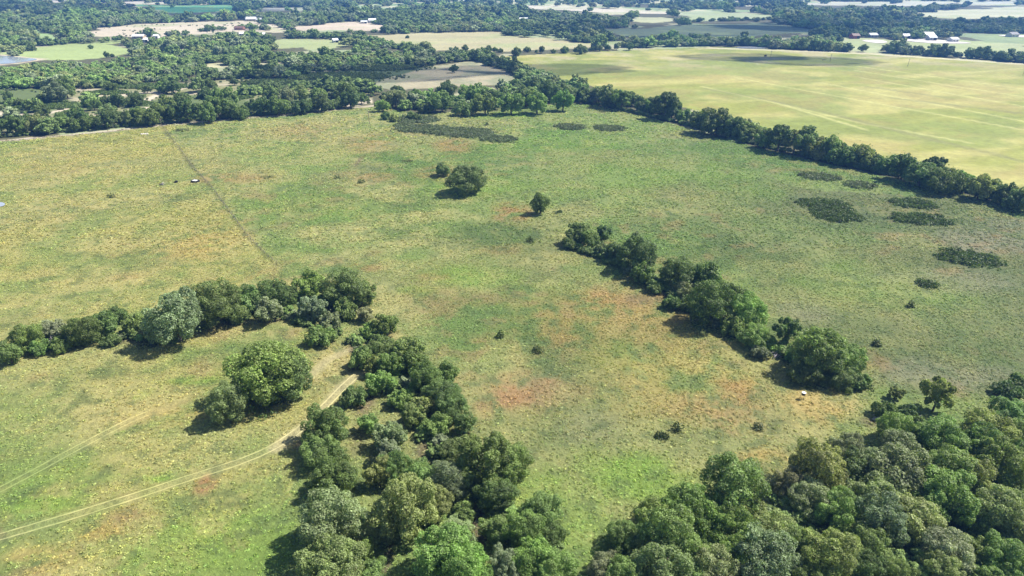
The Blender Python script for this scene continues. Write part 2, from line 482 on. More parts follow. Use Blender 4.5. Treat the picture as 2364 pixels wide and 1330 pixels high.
def water_mat():
    m, n, out = new_mat('pond_water')
    bs = nd(n, 'ShaderNodeBsdfPrincipled', i_Roughness=.12)
    bs.inputs['Base Color'].default_value = (.30, .33, .38, 1)
    bs.inputs['Specular IOR Level'].default_value = .8
    geo = nd(n, 'ShaderNodeNewGeometry')
    nz = nd(n, 'ShaderNodeTexNoise', i_Scale=.8, i_Detail=3.0)
    n.links.new(geo.outputs['Position'], nz.inputs['Vector'])
    bp = nd(n, 'ShaderNodeBump', i_Strength=.15, i_Distance=.1)
    n.links.new(nz.outputs['Fac'], bp.inputs['Height'])
    n.links.new(bp.outputs[0], bs.inputs['Normal'])
    n.links.new(bs.outputs[0], out.inputs[0])
    return m


M_WATER = water_mat()

# ------------------------------------------------------------------ mesh helpers


def mesh_np(name, V, Fq, mat, smooth=False, attrs=()):
    """V (n,3); Fq (m,k) polygons of one size; attrs: (name, type, domain, flat array)"""
    me = bpy.data.meshes.new(name)
    V = np.asarray(V, np.float32)
    Fq = np.asarray(Fq, np.int32)
    me.vertices.add(len(V))
    me.vertices.foreach_set('co', V.ravel())
    k = Fq.shape[1]
    me.loops.add(Fq.size)
    me.loops.foreach_set('vertex_index', Fq.ravel())
    me.polygons.add(len(Fq))
    me.polygons.foreach_set('loop_start', np.arange(0, Fq.size, k, dtype=np.int32))
    me.polygons.foreach_set('use_smooth', np.full(len(Fq), smooth, bool))
    for (an, ty, dom, arr) in attrs:
        a = me.attributes.new(an, ty, dom)
        key = {'FLOAT_COLOR': 'color', 'FLOAT_VECTOR': 'vector'}.get(ty, 'value')
        a.data.foreach_set(key, np.asarray(arr).ravel())
    me.update(calc_edges=True)
    me.validate()
    if mat:
        me.materials.append(mat)
    return me


def link(name, me, parent=None, **props):
    o = bpy.data.objects.new(name, me)
    COL.objects.link(o)
    if parent is not None:
        o.parent = parent
    for k, v in props.items():
        o[k] = v
    return o


def thing(name, label, cat, loc, rz=0.0, scale=(1, 1, 1), group=None):
    o = bpy.data.objects.new(name, None)
    o.empty_display_size = .2
    COL.objects.link(o)
    o.location, o.rotation_euler, o.scale = loc, (0, 0, rz), scale
    o['label'], o['category'] = label, cat
    if group:
        o['group'] = group
    return o


class MB:
    def __init__(s):
        s.v, s.f = [], []

    def tube(s, pts, radii, n=6, cap=True):
        pts = [Vector(p) for p in pts]
        base = len(s.v)
        for i, p in enumerate(pts):
            d = (pts[min(i + 1, len(pts) - 1)] - pts[max(i - 1, 0)]).normalized()
            a = d.orthogonal().normalized()
            b = d.cross(a)
            for j in range(n):
                t = 2 * math.pi * j / n
                s.v.append(tuple(p + (a * math.cos(t) + b * math.sin(t)) * radii[i]))
        for i in range(len(pts) - 1):
            for j in range(n):
                a0, a1 = base + i * n + j, base + i * n + (j + 1) % n
                s.f.append((a0, a1, a1 + n, a0 + n))
        if cap:
            e = base + (len(pts) - 1) * n
            s.f.append(tuple(e + j for j in range(n)))
            s.f.append(tuple(base + n - 1 - j for j in range(n)))

    def box(s, c, size, rz=0.0):
        b = len(s.v)
        cx, cy_, cz = c
        hx, hy, h = size[0] / 2, size[1] / 2, size[2] / 2
        for x, y, z in ((-1, -1, -1), (1, -1, -1), (1, 1, -1), (-1, 1, -1), (-1, -1, 1), (1, -1, 1), (1, 1, 1), (-1, 1, 1)):
            X, Y = x * hx, y * hy
            s.v.append((cx + X * math.cos(rz) - Y * math.sin(rz), cy_ + X * math.sin(rz) + Y * math.cos(rz), cz + z * h))
        for q in ((0, 3, 2, 1), (4, 5, 6, 7), (0, 1, 5, 4), (1, 2, 6, 5), (2, 3, 7, 6), (3, 0, 4, 7)):
            s.f.append(tuple(b + i for i in q))

    def prism(s, prof, y0, y1):
        """profile in x,z swept along y"""
        b, n = len(s.v), len(prof)
        for y in (y0, y1):
            for x, z in prof:
                s.v.append((x, y, z))
        for i in range(n):
            j = (i + 1) % n
            s.f.append((b + i, b + j, b + n + j, b + n + i))
        s.f.append(tuple(b + n - 1 - i for i in range(n)))
        s.f.append(tuple(b + n + i for i in range(n)))

    def mesh(s, name, mat, smooth=False):
        me = bpy.data.meshes.new(name)
        me.from_pydata(s.v, [], s.f)
        me.update()
        if smooth:
            me.polygons.foreach_set('use_smooth', [True] * len(me.polygons))
        me.materials.append(mat)
        return me


def leaf_quads(P, N, size, r, jitter=.75):
    """rhombic leaf sprays at P facing N"""
    n = len(P)
    N = N + jitter * r.normal(size=(n, 3))
    N /= np.linalg.norm(N, axis=1, keepdims=True) + 1e-9
    A = np.cross(N, r.normal(size=(n, 3)))
    A /= np.linalg.norm(A, axis=1, keepdims=True) + 1e-9
    B = np.cross(N, A)
    s = size * (0.65 + 0.7 * r.random((n, 1)))
    V = np.empty((n, 4, 3))
    V[:, 0] = P + A * s * .62
    V[:, 1] = P + B * s * .42 + N * s * .12
    V[:, 2] = P - A * s * .62
    V[:, 3] = P - B * s * .42 + N * s * .12
    return V.reshape(-1, 3), np.arange(n * 4, dtype=np.int32).reshape(-1, 4)


def crown_proto(name, seed, mat, nl, leaves, lsize, kind='round', sub=6):
    """crown in units of its own width (about 1 wide); ground at z=0"""
    r = np.random.default_rng(seed)
    C, R = [], []
    flat = {'round': .40, 'tall': .56, 'low': .30, 'open': .42}[kind]
    zc = {'round': .43, 'tall': .60, 'low': .28, 'open': .52}[kind]
    rad0 = {'round': .31, 'tall': .26, 'low': .34, 'open': .35}[kind]
    ex, ey = r.uniform(.82, 1.12), r.uniform(.82, 1.12)
    for i in range(nl):
        t = 2 * math.pi * (i * .618 + .16 * r.random())
        u = 1 - 1.75 * (i + .5) / nl
        rr = math.sqrt(max(0, 1 - u * u))
        k = .70 + .48 * r.random()
        C.append((ex * rad0 * rr * math.cos(t) * k, ey * rad0 * rr * math.sin(t) * k, zc + (flat - .1) * u * k))
        R.append((.095 + .10 * r.random()) * (.80 if kind == 'open' else 1))
    C0, R0 = np.array(C), np.array(R)
    S_, SR, LT = [], [], []
    for i in range(nl):
        lob = .84 + .34 * r.random()
        S_.append(C0[i]); SR.append(R0[i] * .80); LT.append(lob)
        for j in range(sub):
            d = r.normal(size=3) + np.array([0, 0, .35]) + 1.1 * (C0[i] - np.array([0, 0, zc - .05])) / .3
            d /= np.linalg.norm(d) + 1e-9
            S_.append(C0[i] + d * R0[i] * r.uniform(.62, .98))
            SR.append(R0[i] * r.uniform(.30, .52))
            LT.append(lob * r.uniform(.86, 1.16))
    if kind != 'open':
        S_.append(np.array([0, 0, zc])); SR.append(.24); LT.append(.9)
    C, R, LT = np.array(S_), np.array(SR), np.array(LT)
    area = R ** 1.9
    per = np.maximum(4, (leaves * area / area.sum())).astype(int)
    Ps, Ns, Ts = [], [], []
    for i in range(len(C)):
        n = per[i]
        d = r.normal(size=(n, 3))
        d[:, 2] += .25
        d /= np.linalg.norm(d, axis=1, keepdims=True)
        P = C[i] + d * R[i] * (.80 + .28 * r.random((n, 1)))
        near = np.linalg.norm(C - C[i], axis=1) < (R + R[i] * 1.1)
        near[i] = False
        keep = P[:, 2] > .02
        if near.any():
            dist = np.linalg.norm(P[:, None] - C[None, near], axis=2) / R[None, near]
            keep &= dist.min(1) > .74
        Ps.append(P[keep])
        Ns.append((d + np.array([0, 0, .2]))[keep])
        Ts.append(LT[i] * (.62 + .76 * r.random(keep.sum()) ** 1.3))
    # sparse leaves inside
    n = leaves // 12
    Ps.append(r.normal(size=(n, 3)) * .13 + np.array([0, 0, zc]))
    Ns.append(r.normal(size=(n, 3)))
    Ts.append(.9 * np.ones(n))
    P, N, T = np.vstack(Ps), np.vstack(Ns), np.concatenate(Ts)
    k = P[:, 2] > .015
    P, N, T = P[k], N[k], T[k]
    w_ = np.percentile(np.hypot(P[:, 0], P[:, 1]), 97)
    P[:, :2] *= .5 / w_
    V, Fq = leaf_quads(P, N, lsize, r, .42)
    return mesh_np(name, V, Fq, mat, False, [('tone', 'FLOAT', 'FACE', T.astype(np.float32))]), C0, R0


def trunk_proto(name, seed, C, top, mat=None):
    r = random.Random(seed)
    mb = MB()
    lean = (r.uniform(-.03, .03), r.uniform(-.03, .03))
    sp_ = .22
    pts = [(0, 0, -.06), (lean[0] * .3, lean[1] * .3, .08), (lean[0], lean[1], sp_), (lean[0] * 1.6, lean[1] * 1.6, top)]
    mb.tube(pts, [.045, .033, .026, .008], 7)
    idx = list(range(len(C) - 1))
    r.shuffle(idx)
    for i in idx[:9]:
        c = C[i]
        h = r.uniform(.12, sp_ + .1)
        a = (lean[0] * h / sp_, lean[1] * h / sp_, h)
        m = ((a[0] + c[0]) / 2 + r.uniform(-.03, .03), (a[1] + c[1]) / 2 + r.uniform(-.03, .03), (a[2] + c[2]) / 2 + .03)
        mb.tube([a, m, tuple(c)], [.016, .011, .004], 5)
    return mb.mesh(name, mat or M_BARK, True)


def branchy(seed, spread, height, mat, n1=7, lying=False):
    """bare branches of a dead tree, unit width"""
    r = random.Random(seed)
    tr, parts = MB(), []
    tr.tube([(0, 0, -.05), (.02, .01, height * .3), (.05, -.02, height * .62), (.08, -.03, height)], [.035, .028, .018, .004], 6)
    for i in range(n1):
        mb = MB()
        h = height * r.uniform(.18, .8)
        az = 2 * math.pi * i / n1 + r.uniform(-.4, .4)
        L = spread * r.uniform(.3, .55)
        p0 = Vector((.05 * h / height, -.02 * h / height, h))
        p1 = p0 + Vector((math.cos(az) * L * .5, math.sin(az) * L * .5, L * r.uniform(.15, .45)))
        p2 = p1 + Vector((math.cos(az + .3) * L * .5, math.sin(az + .3) * L * .5, L * r.uniform(.1, .4)))
        mb.tube([p0, p1, p2], [.015, .010, .003], 5)
        for k in range(4):
            q0 = p0.lerp(p2, r.uniform(.3, .85))
            a2 = az + r.uniform(-1.1, 1.1)
            q1 = q0 + Vector((math.cos(a2), math.sin(a2), r.uniform(.1, .9))) * L * r.uniform(.25, .45)
            mb.tube([q0, q0.lerp(q1, .5) + Vector((.01, .01, .01)), q1], [.007, .005, .002], 4)
        parts.append(mb)
    return tr, parts


# ------------------------------------------------------------------ ground sheet, split into fields
angs = np.concatenate([np.radians(np.arange(-54, 54.001, .2)), np.radians(np.arange(58, 303, 5))])
NA = len(angs)
rad = [0.5, 15, 30, 42]
r_ = 50.0
while r_ < 9500:
    rad.append(r_)
    r_ *= 1.0068
rad = np.array(rad)
NR = len(rad)
RR, AA = np.meshgrid(rad, angs, indexing='ij')
GX, GY = (RR * np.sin(AA)).ravel(), (RR * np.cos(AA)).ravel()
GZ = hz(GX, GY)
GZ[GX * GX + GY * GY > 5000 ** 2] = 0
iv = np.arange(NR * NA).reshape(NR, NA)
i0, i1 = iv[:-1], iv[1:]
FQ = np.stack([i0, np.roll(i0, -1, 1), np.roll(i1, -1, 1), i1], -1).reshape(-1, 4)[:, ::-1]
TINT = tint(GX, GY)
TINT *= (1 - .36 * inside(PASTURE, GX, GY))[:, None]
fx, fy = GX[FQ].mean(1), GY[FQ].mean(1)
reg = np.zeros(len(FQ), int)
reg[inside(PASTURE, fx, fy)] = 1
reg[inside(HAY, fx, fy)] = 2
reg[inside(MEADOW, fx, fy)] = 3
reg[inside(SCRUB, fx, fy) & (reg == 0)] = 4
for k, (P, c) in enumerate(FIELDP):
    reg[inside_f(P, fx, fy) & (reg == 0)] = 10 + k
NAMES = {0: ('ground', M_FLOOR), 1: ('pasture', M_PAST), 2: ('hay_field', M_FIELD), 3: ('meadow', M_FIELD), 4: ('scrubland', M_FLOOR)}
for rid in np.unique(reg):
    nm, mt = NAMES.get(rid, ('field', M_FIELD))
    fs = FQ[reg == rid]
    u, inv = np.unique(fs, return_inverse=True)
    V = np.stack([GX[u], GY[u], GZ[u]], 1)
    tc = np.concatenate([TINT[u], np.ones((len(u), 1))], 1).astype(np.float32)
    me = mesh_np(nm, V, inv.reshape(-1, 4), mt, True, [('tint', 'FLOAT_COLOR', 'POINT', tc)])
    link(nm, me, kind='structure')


def water(name, P, z):
    n = len(P)
    me = bpy.data.meshes.new(name)
    V = [(p[0], p[1], z) for p in P]
    me.from_pydata(V, [], [tuple(range(n))])
    me.materials.append(M_WATER)
    o = link(name, me, kind='structure')
    nrm = me.polygons[0].normal
    if nrm.z < 0:
        me.flip_normals()
    return o


def smooth_poly(P, k=3):
    for _ in range(k):
        Q = np.roll(P, -1, 0)
        P = np.stack([.75 * P + .25 * Q, .25 * P + .75 * Q], 1).reshape(-1, 2)
    return P


water('pond', smooth_poly(POND), .32)
water('pond', smooth_poly(POND2), .32)
water('puddle', smooth_poly(PUDDLE), .30)

# ------------------------------------------------------------------ dirt track: two worn ruts each


def ribbon(name, pts, off, width, col, seed, strength=.75):
    """rut draped on the ground"""
    P = np.array([at(*p) for p in pts])
    for _ in range(3):
        Q = np.empty((len(P) * 2 - 2, 2))
        Q[0::2] = .75 * P[:-1] + .25 * P[1:]
        Q[1::2] = .25 * P[:-1] + .75 * P[1:]
        P = np.vstack([P[:1], Q, P[-1:]])
    L = np.concatenate([[0], np.cumsum(np.hypot(*np.diff(P, axis=0).T))])
    s = np.arange(0, L[-1], .35)
    X, Y = np.interp(s, L, P[:, 0]), np.interp(s, L, P[:, 1])
    T = np.stack([np.gradient(X), np.gradient(Y)], 1)
    T /= np.linalg.norm(T, axis=1, keepdims=True)
    Nn = np.stack([-T[:, 1], T[:, 0]], 1)
    w0 = width * (.25 + 1.3 * fbm(s, s * 0 + seed, 2.5, 3, 1))
    w1 = width * (.25 + 1.3 * fbm(s, s * 0 + seed + 40, 2.5, 3, 2))
    wob = .25 * (fbm(s, s * 0 + seed + 80, 6, 2, 3) - .5)
    a = np.stack([X, Y], 1) + Nn * (off + wob - w0 / 2)[:, None]
    b = np.stack([X, Y], 1) + Nn * (off + wob + w1 / 2)[:, None]
    V = np.zeros((len(s) * 2, 3))
    V[0::2, :2], V[1::2, :2] = a, b
    V[:, 2] = hz(V[:, 0], V[:, 1]) + .035
    i = np.arange(len(s) - 1) * 2
    base = tint(V[:, 0], V[:, 1])
    f = np.clip(.5 + 2.6 * (fbm(V[:, 0], V[:, 1], 5, 4, 5) - .5), 0.0, 1) * strength
    c = base * (1 - f[:, None]) + np.array(col) * f[:, None]
    return V, np.stack([i, i + 2, i + 3, i + 1], 1), np.concatenate([c, np.ones((len(V), 1))], 1)


def track(pts, gauge, width, col, seed, label, strength=.75):
    Vs, Fs, Cs, n = [], [], [], 0
    for o in (-gauge / 2, gauge / 2):
        V, Fq, c = ribbon('rut', pts, o, width, col, seed + o, strength)
        Vs.append(V)
        Fs.append(Fq + n)
        Cs.append(c)
        n += len(V)
    me = mesh_np('dirt_track', np.vstack(Vs), np.vstack(Fs), M_FIELD, True, [('tint', 'FLOAT_COLOR', 'POINT', np.vstack(Cs).astype(np.float32))])
    link('dirt_track', me, kind='structure', label=label)


track([(-60, 1256), (0, 1240), (150, 1197), (300, 1150), (450, 1100), (560, 1066), (640, 1030), (700, 988), (745, 945), (790, 898), (825, 866)], 1.6, .32, (.43, .36, .18), 3, 'two worn wheel ruts curving across the grass towards the tree belt', .3)
track([(-40, 1228), (150, 1182), (300, 1139), (450, 1091), (545, 1058), (640, 1012)], .0, .4, (.46, .41, .20), 9, 'fainter single rut beside the wheel track', .2)
track([(-40, 1150), (60, 1100), (150, 1050), (230, 1008), (300, 972), (345, 955)], 1.5, .28, (.48, .43, .22), 17, 'faint grassy wheel ruts crossing the straw coloured grass', .1)

# ------------------------------------------------------------------ tree prototypes
KINDS = ['round', 'round', 'round', 'low', 'tall', 'open']
HI, MID = [], []
for i, k in enumerate(KINDS + ['round', 'low']):
    cm, C, R = crown_proto('crown', 40 + i, M_LEAF, 24, 30000, .023, k, 7)
    HI.append((k, cm, trunk_proto('trunk', 90 + i, C, .6)))
for i, k in enumerate(KINDS + ['round', 'low']):
    cm, C, R = crown_proto('crown', 140 + i, M_LEAF, 18, 9000, .042, k, 6)
    MID.append((k, cm, trunk_proto('trunk', 190 + i, C, .6)))

TONE = {  # leaf colours, linear albedo
    'dark green': (.130, .186, .056), 'green': (.176, .252, .072), 'bright green': (.190, .292, .078), 'pale green': (.235, .290, .125),
    'grey green': (.208, .252, .130), 'olive': (.230, .270, .094), 'brownish': (.225, .235, .135)}
ORD = 'first second third fourth fifth sixth seventh eighth ninth tenth eleventh twelfth thirteenth fourteenth fifteenth sixteenth seventeenth eighteenth nineteenth twentieth'.split()
ORD += ['twenty-' + o for o in ORD[:9]] + ['thirtieth'] + ['thirty-' + o for o in ORD[:9]]
TREES = []


def plant(px, py, d, tone, label, group, shape=None, hf=None, name='tree'):
    k0 = depth_scale(px, py)
    d *= 1.1
    D = d * k0
    for _ in range(3):
        D = d * depth_scale(px, py, .45 * D)
    x, y = at(px, py, .45 * D)
    pool = HI if d >= 78 else MID
    cand = [p for p in pool if (p[0] == shape if shape else p[0] in ('round', 'low'))]
    kind, cm, tm = cand[rnd.randrange(len(cand))]
    hf = hf or rnd.uniform(.86, 1.12)
    o = thing(name, label, 'tree', (x, y, hz1(x, y) - .1), rnd.uniform(0, 6.28), (D * rnd.uniform(.96, 1.06), D * rnd.uniform(.94, 1.06), D * hf), group)
    t = link('trunk', tm, o)
    c = link('crown', cm, o)
    b = TONE[tone]
    v = rnd.uniform(.86, 1.16)
    c.color = (b[0] * v * rnd.uniform(.92, 1.1), b[1] * v, b[2] * v * rnd.uniform(.88, 1.12), 1)
    TREES.append((x, y, D))
    return o


def grove(entries, where, group):
    """label: nth tree of its tone from the left in this stand"""
    es = sorted(entries, key=lambda e: e[0])
    cnt, tot = {}, {}
    for e in es:
        tot[e[3]] = tot.get(e[3], 0) + 1
    for e in es:
        px, py, d, tone = e[:4]
        shape = e[4] if len(e) > 4 else None
        hf = e[5] if len(e) > 5 else None
        i = cnt.get(tone, 0)
        cnt[tone] = i + 1
        n = tot[tone]
        if n == 1:
            lab = f'only {tone} tree {where}'
        elif i == n - 1:
            lab = f'rightmost {tone} tree {where}'
        elif i == 0:
            lab = f'leftmost {tone} tree {where}'
        else:
            lab = f'{ORD[i]} {tone} tree from the left {where}'
        plant(px, py, d, tone, lab, group, shape, hf)


D_, G_, B_, P_, Y_, O_, W_ = 'dark green', 'green', 'bright green', 'pale green', 'grey green', 'olive', 'brownish'
# hedge on the left, running in from the left edge of the picture
grove([(20, 817, 52, G_), (61, 776, 74, G_), (88, 795, 48, B_, 'low'), (125, 762, 62, W_), (140, 786, 54, G_, 'low'), (193, 762, 76, D_), (240, 748, 62, D_), (271, 727, 42, D_), (258, 778, 44, D_, 'low'),
       (311, 742, 64, D_), (405, 735, 124, Y_, 'round', 1.05), (501, 697, 112, D_), (572, 690, 68, G_), (629, 668, 92, D_), (619, 716, 66, Y_), (714, 658, 62, G_), (345, 760, 50, W_, 'low'), (545, 720, 56, D_, 'low')],
      'in the hedge crossing from the left edge', 'trees of the hedge from the left edge')
# corner where that hedge meets the tree belt
grove([(795, 664, 94, D_), (840, 680, 58, D_), (795, 706, 64, D_), (723, 713, 62, Y_), (762, 735, 60, Y_), (738, 768, 62, G_), (843, 722, 42, W_), (889, 752, 58, D_), (852, 758, 48, B_, 'low'), (755, 690, 50, D_), (875, 778, 40, D_, 'low')],
      'at the corner where hedge and belt meet', 'trees at the hedge corner')
# big clump standing in the left field
grove([(610, 852, 162, G_, 'round', .92), (662, 872, 104, D_, 'round', 1.0), (522, 938, 84, O_, 'round', 1.15)], 'in the clump standing in the left field', 'trees of the clump in the left field')
# tree belt: upper part
grove([(889, 800, 78, D_), (838, 822, 62, G_), (946, 812, 64, G_), (868, 846, 48, O_), (907, 848, 62, G_), (957, 842, 68, D_), (1027, 866, 54, D_), (880, 882, 64, B_), (980, 878, 72, D_), (926, 912, 62, G_), (816, 910, 58, D_, 'low'),
       (1022, 903, 78, D_), (1040, 938, 74, D_), (982, 928, 64, O_), (952, 962, 56, O_), (1010, 980, 60, B_), (1070, 980, 48, D_, 'tall'), (852, 976, 52, B_)],
      'in the belt beside the end of the track', 'trees of the middle belt, upper part')
# tree belt: lower part
grove([(752, 984, 100, D_), (744, 1032, 90, G_), (764, 1090, 110, D_, 'low'), (769, 1204, 148, Y_, 'round', 1.0), (762, 1300, 136, O_, 'round', .95), (876, 1102, 58, O_, 'tall'), (914, 1080, 76, G_), (976, 1096, 106, G_), (1036, 1122, 80, Y_, 'tall'),
       (936, 1182, 140, O_, 'round', 1.1), (895, 1043, 66, Y_), (901, 1006, 68, Y_), (892, 1240, 48, P_, 'tall'), (1050, 1050, 74, D_), (1084, 1018, 54, O_),
       (1120, 1076, 124, D_, 'open'), (1176, 1068, 92, G_), (1150, 1136, 92, D_), (1026, 1278, 144, B_, 'round', .95), (1054, 1230, 78, P_), (1076, 1322, 118, B_), (1141, 1230, 64, G_, 'tall'),
       (1210, 1220, 96, G_), (1250, 1178, 88, G_), (1272, 1224, 74, D_), (1243, 1286, 110, B_), (1284, 1312, 96, G_), (1165, 1306, 76, Y_), (844, 1270, 46, G_, 'tall'), (864, 1310, 60, G_), (1000, 1160, 80, O_), (1070, 1170, 60, G_, 'low')],
      'in the wide belt along the creek bed', 'trees of the middle belt, lower part')
# diagonal hedge in the middle of the pasture
grove([(1335, 533, 58, D_), (1314, 556, 36, D_, 'low'), (1358, 547, 52, D_), (1395, 534, 46, D_, 'round'), (1392, 570, 42, P_, 'low'), (1420, 580, 48, D_), (1470, 583, 88, D_), (1487, 624, 64, G_), (1514, 650, 48, G_, 'low'),
       (1565, 626, 84, D_), (1629, 640, 70, D_, 'round'), (1578, 664, 44, Y_), (1555, 692, 44, D_, 'low'), (1588, 698, 40, D_, 'low'), (1646, 702, 100, D_), (1693, 672, 58, D_, 'round'), (1724, 720, 80, B_), (1747, 764, 78, G_), (1703, 748, 60, G_, 'low'),
       (1818, 771, 66, D_, 'open'), (1791, 793, 42, B_, 'low'), (1758, 806, 44, Y_, 'low'), (1832, 816, 38, B_, 'low'), (1893, 808, 122, G_, 'round', 1.0), (1954, 824, 88, G_), (1860, 848, 74, D_, 'low'), (1944, 856, 78, D_, 'low'), (1991, 870, 50, G_, 'low')],
      'in the diagonal hedge across the pasture', 'trees of the diagonal hedge')
# lone trees in the pasture
plant(1077, 403, 86, D_, 'large round dark tree standing alone amid the open pasture', 'lone pasture trees', 'round', .82)
plant(1022, 389, 36, D_, 'small dark tree touching the left side of the large round tree', 'lone pasture trees')
plant(1247, 476, 40, D_, 'solitary upright dark tree on a patch of reddish bare grass', 'lone pasture trees', 'round', 1.25)
# wood in the lower right corner: left stand
grove([(1692, 1130, 138, G_), (1590, 1172, 118, G_), (1722, 1166, 94, O_), (1515, 1184, 94, G_), (1543, 1240, 132, G_), (1646, 1198, 104, G_), (1694, 1218, 94, G_), (1441, 1236, 84, G_), (1483, 1272, 90, O_), (1394, 1300, 84, W_),
       (1525, 1310, 124, P_), (1604, 1278, 104, G_), (1655, 1300, 114, Y_), (1771, 1282, 134, Y_), (1711, 1278, 94, G_), (1785, 1216, 114, P_), (1836, 1264, 84, G_), (1915, 1276, 128, O_), (1440, 1330, 80, G_), (1860, 1320, 80, D_), (1590, 1330, 90, G_)],
      'in the left half of the corner wood', 'trees of the corner wood, left half')
grove([(1953, 1032, 74, W_), (2074, 1028, 84, Y_), (2027, 1054, 104, Y_), (2102, 1070, 150, Y_), (2199, 1092, 114, G_), (1892, 1084, 118, O_), (1827, 1120, 80, W_), (1962, 1084, 66, D_, 'tall'), (2027, 1134, 112, P_), (1874, 1144, 96, P_), (1934, 1172, 98, G_),
       (2185, 1140, 132, G_), (2240, 1106, 94, O_), (2032, 1200, 112, Y_), (2111, 1190, 118, P_), (2004, 1250, 94, G_), (1999, 1292, 86, D_), (2185, 1264, 104, Y_), (2264, 1268, 94, G_), (2325, 1282, 104, G_), (2176, 1302, 84, O_), (2288, 1316, 84, G_), (2078, 1316, 74, G_),
       (2311, 1182, 114, P_), (2355, 1142, 64, G_), (2237, 1190, 74, P_), (2350, 1222, 74, P_)],
      'in the right half of the corner wood', 'trees of the corner wood, right half')
grove([(2069, 905, 36, O_, 'open'), (2162, 920, 70, O_, 'open', 1.2), (2046, 938, 52, D_, 'low'), (2097, 943, 50, D_, 'low'), (2330, 890, 58, D_), (2339, 942, 88, B_), (2355, 984, 74, G_), (2074, 990, 82, G_), (2176, 1004, 98, G_), (2278, 976, 104, O_), (2269, 1022, 84, G_),
       (2312, 1064, 112, G_), (2355, 1032, 64, G_), (2336, 1102, 74, D_), (2120, 965, 44, D_, 'low'), (2358, 870, 50, D_)],
      'in the stand above the corner wood', 'trees above the corner wood')


def along(pts, dstart, dend, step, jx, jy, weights, seed):
    r = random.Random(seed)
    out = []
    L = [0]
    for a, b in zip(pts[:-1], pts[1:]):
        L.append(L[-1] + math.hypot(b[0] - a[0], b[1] - a[1]))
    s = 0
    while s < L[-1]:
        x, y = np.interp(s, L, [p[0] for p in pts]), np.interp(s, L, [p[1] for p in pts])
        d = dstart + (dend - dstart) * s / L[-1]
        d1 = d * r.uniform(.72, 1.3)
        out.append((x + r.uniform(-jx, jx), y + r.uniform(-jy, jy), d1, r.choices(*weights)[0], r.choice(['round', 'round', 'low', 'open'])))
        s += d * step * r.uniform(.75, 1.2)
    return out


WT = ([D_, G_, Y_, O_], [5, 3, 1.2, 1])
grove(along([(1300, 208), (1400, 222), (1470, 228), (1570, 258), (1650, 282), (1720, 300), (1800, 318), (1880, 334), (1960, 346), (2030, 364), (2100, 384), (2180, 406), (2260, 428), (2364, 456)], 40, 72, .56, 5, 5, WT, 5),
      'in the hedgerow along the yellow hay field', 'trees of the hedgerow by the hay field')
grove(along([(10, 292), (110, 284), (200, 276), (300, 266), (400, 262), (480, 258), (560, 252), (640, 242), (720, 236), (800, 230), (850, 226)], 40, 38, .66, 4, 4, WT, 8),
      'in the hedgerow behind the pale dirt strip', 'trees of the hedgerow behind the dirt strip')
grove([(883, 242, 32, B_), (913, 224, 50, Y_), (918, 206, 40, D_), (960, 222, 42, B_), (1000, 226, 44, G_), (958, 266, 24, D_, 'low'), (948, 262, 24, G_, 'low'), (985, 244, 34, D_), (1020, 236, 46, B_), (1030, 210, 44, D_), (1070, 244, 46, G_), (1085, 216, 46, B_), (1110, 208, 42, G_), (1120, 240, 50, G_),
       (1140, 222, 46, D_), (1165, 212, 40, D_), (1180, 238, 52, B_), (1215, 222, 50, G_), (1240, 236, 54, B_), (1270, 212, 46, D_), (1300, 232, 48, B_), (1190, 190, 40, D_), (1230, 196, 42, D_), (890, 262, 26, D_, 'low'), (908, 268, 24, O_, 'low')],
      'in the grove behind the dark shrub patch', 'trees of the grove behind the shrubs')
grove([(20, 224, 26, D_), (44, 233, 26, D_), (64, 240, 26, G_), (95, 224, 30, D_), (125, 217, 45, Y_), (150, 203, 48, G_), (97, 254, 34, D_), (175, 254, 52, D_), (215, 240, 30, G_), (241, 234, 28, D_), (270, 230, 34, D_), (313, 226, 40, D_), (338, 204, 22, D_), (375, 194, 38, G_),
       (397, 198, 36, D_), (255, 198, 26, D_), (385, 232, 46, G_), (420, 220, 42, D_), (475, 208, 38, D_), (480, 192, 34, D_), (512, 230, 58, G_), (490, 238, 28, G_), (563, 204, 22, G_), (540, 187, 20, D_), (623, 205, 42, G_), (698, 182, 22, D_), (660, 222, 44, Y_), (735, 210, 46, G_), (790, 205, 46, G_), (690, 215, 40, O_)],
      'in the scrubland behind the far left hedgerow', 'trees of the scrubland')
# trees that stand clear in the far fields
for px, py, d, tone, lab in [
    (208, 106, 13, D_, 'lone small tree in the pale green field by the pond'), (70, 107, 20, D_, 'tree at the near corner of the pale green field'), (1048, 158, 20, D_, 'round dark tree alone in the brown meadow'),
    (941, 84, 9, D_, 'tiny tree with a long shadow in the tan field'), (246, 127, 13, D_, 'left one of two round trees at the pale green field edge'), (259, 126, 11, D_, 'right one of two round trees at the pale green field edge'),
    (1719, 78, 18, D_, 'single dark tree between dark green field and tree line'), (1994, 110, 20, G_, 'small tree in the gap between two far tree lines')]:
    plant(px, py, d, tone, lab, 'trees standing alone in the far fields')
grove([(1052, 112, 20, D_), (1074, 112, 15, D_), (1090, 121, 13, D_), (1113, 119, 22, D_), (1128, 114, 18, D_), (1142, 114, 14, G_), (1156, 114, 14, G_), (1192, 115, 26, D_), (1217, 112, 16, D_), (1238, 117, 8, D_), (1251, 115, 16, D_), (1277, 116, 14, D_), (1304, 110, 24, D_), (1340, 109, 30, D_), (1367, 112, 13, D_), (1384, 111, 15, Y_), (1403, 109, 15, D_), (1424, 107, 16, Y_), (1454, 107, 18, D_)],
      'in the thin row behind the hay field', 'trees of the thin row behind the hay field')

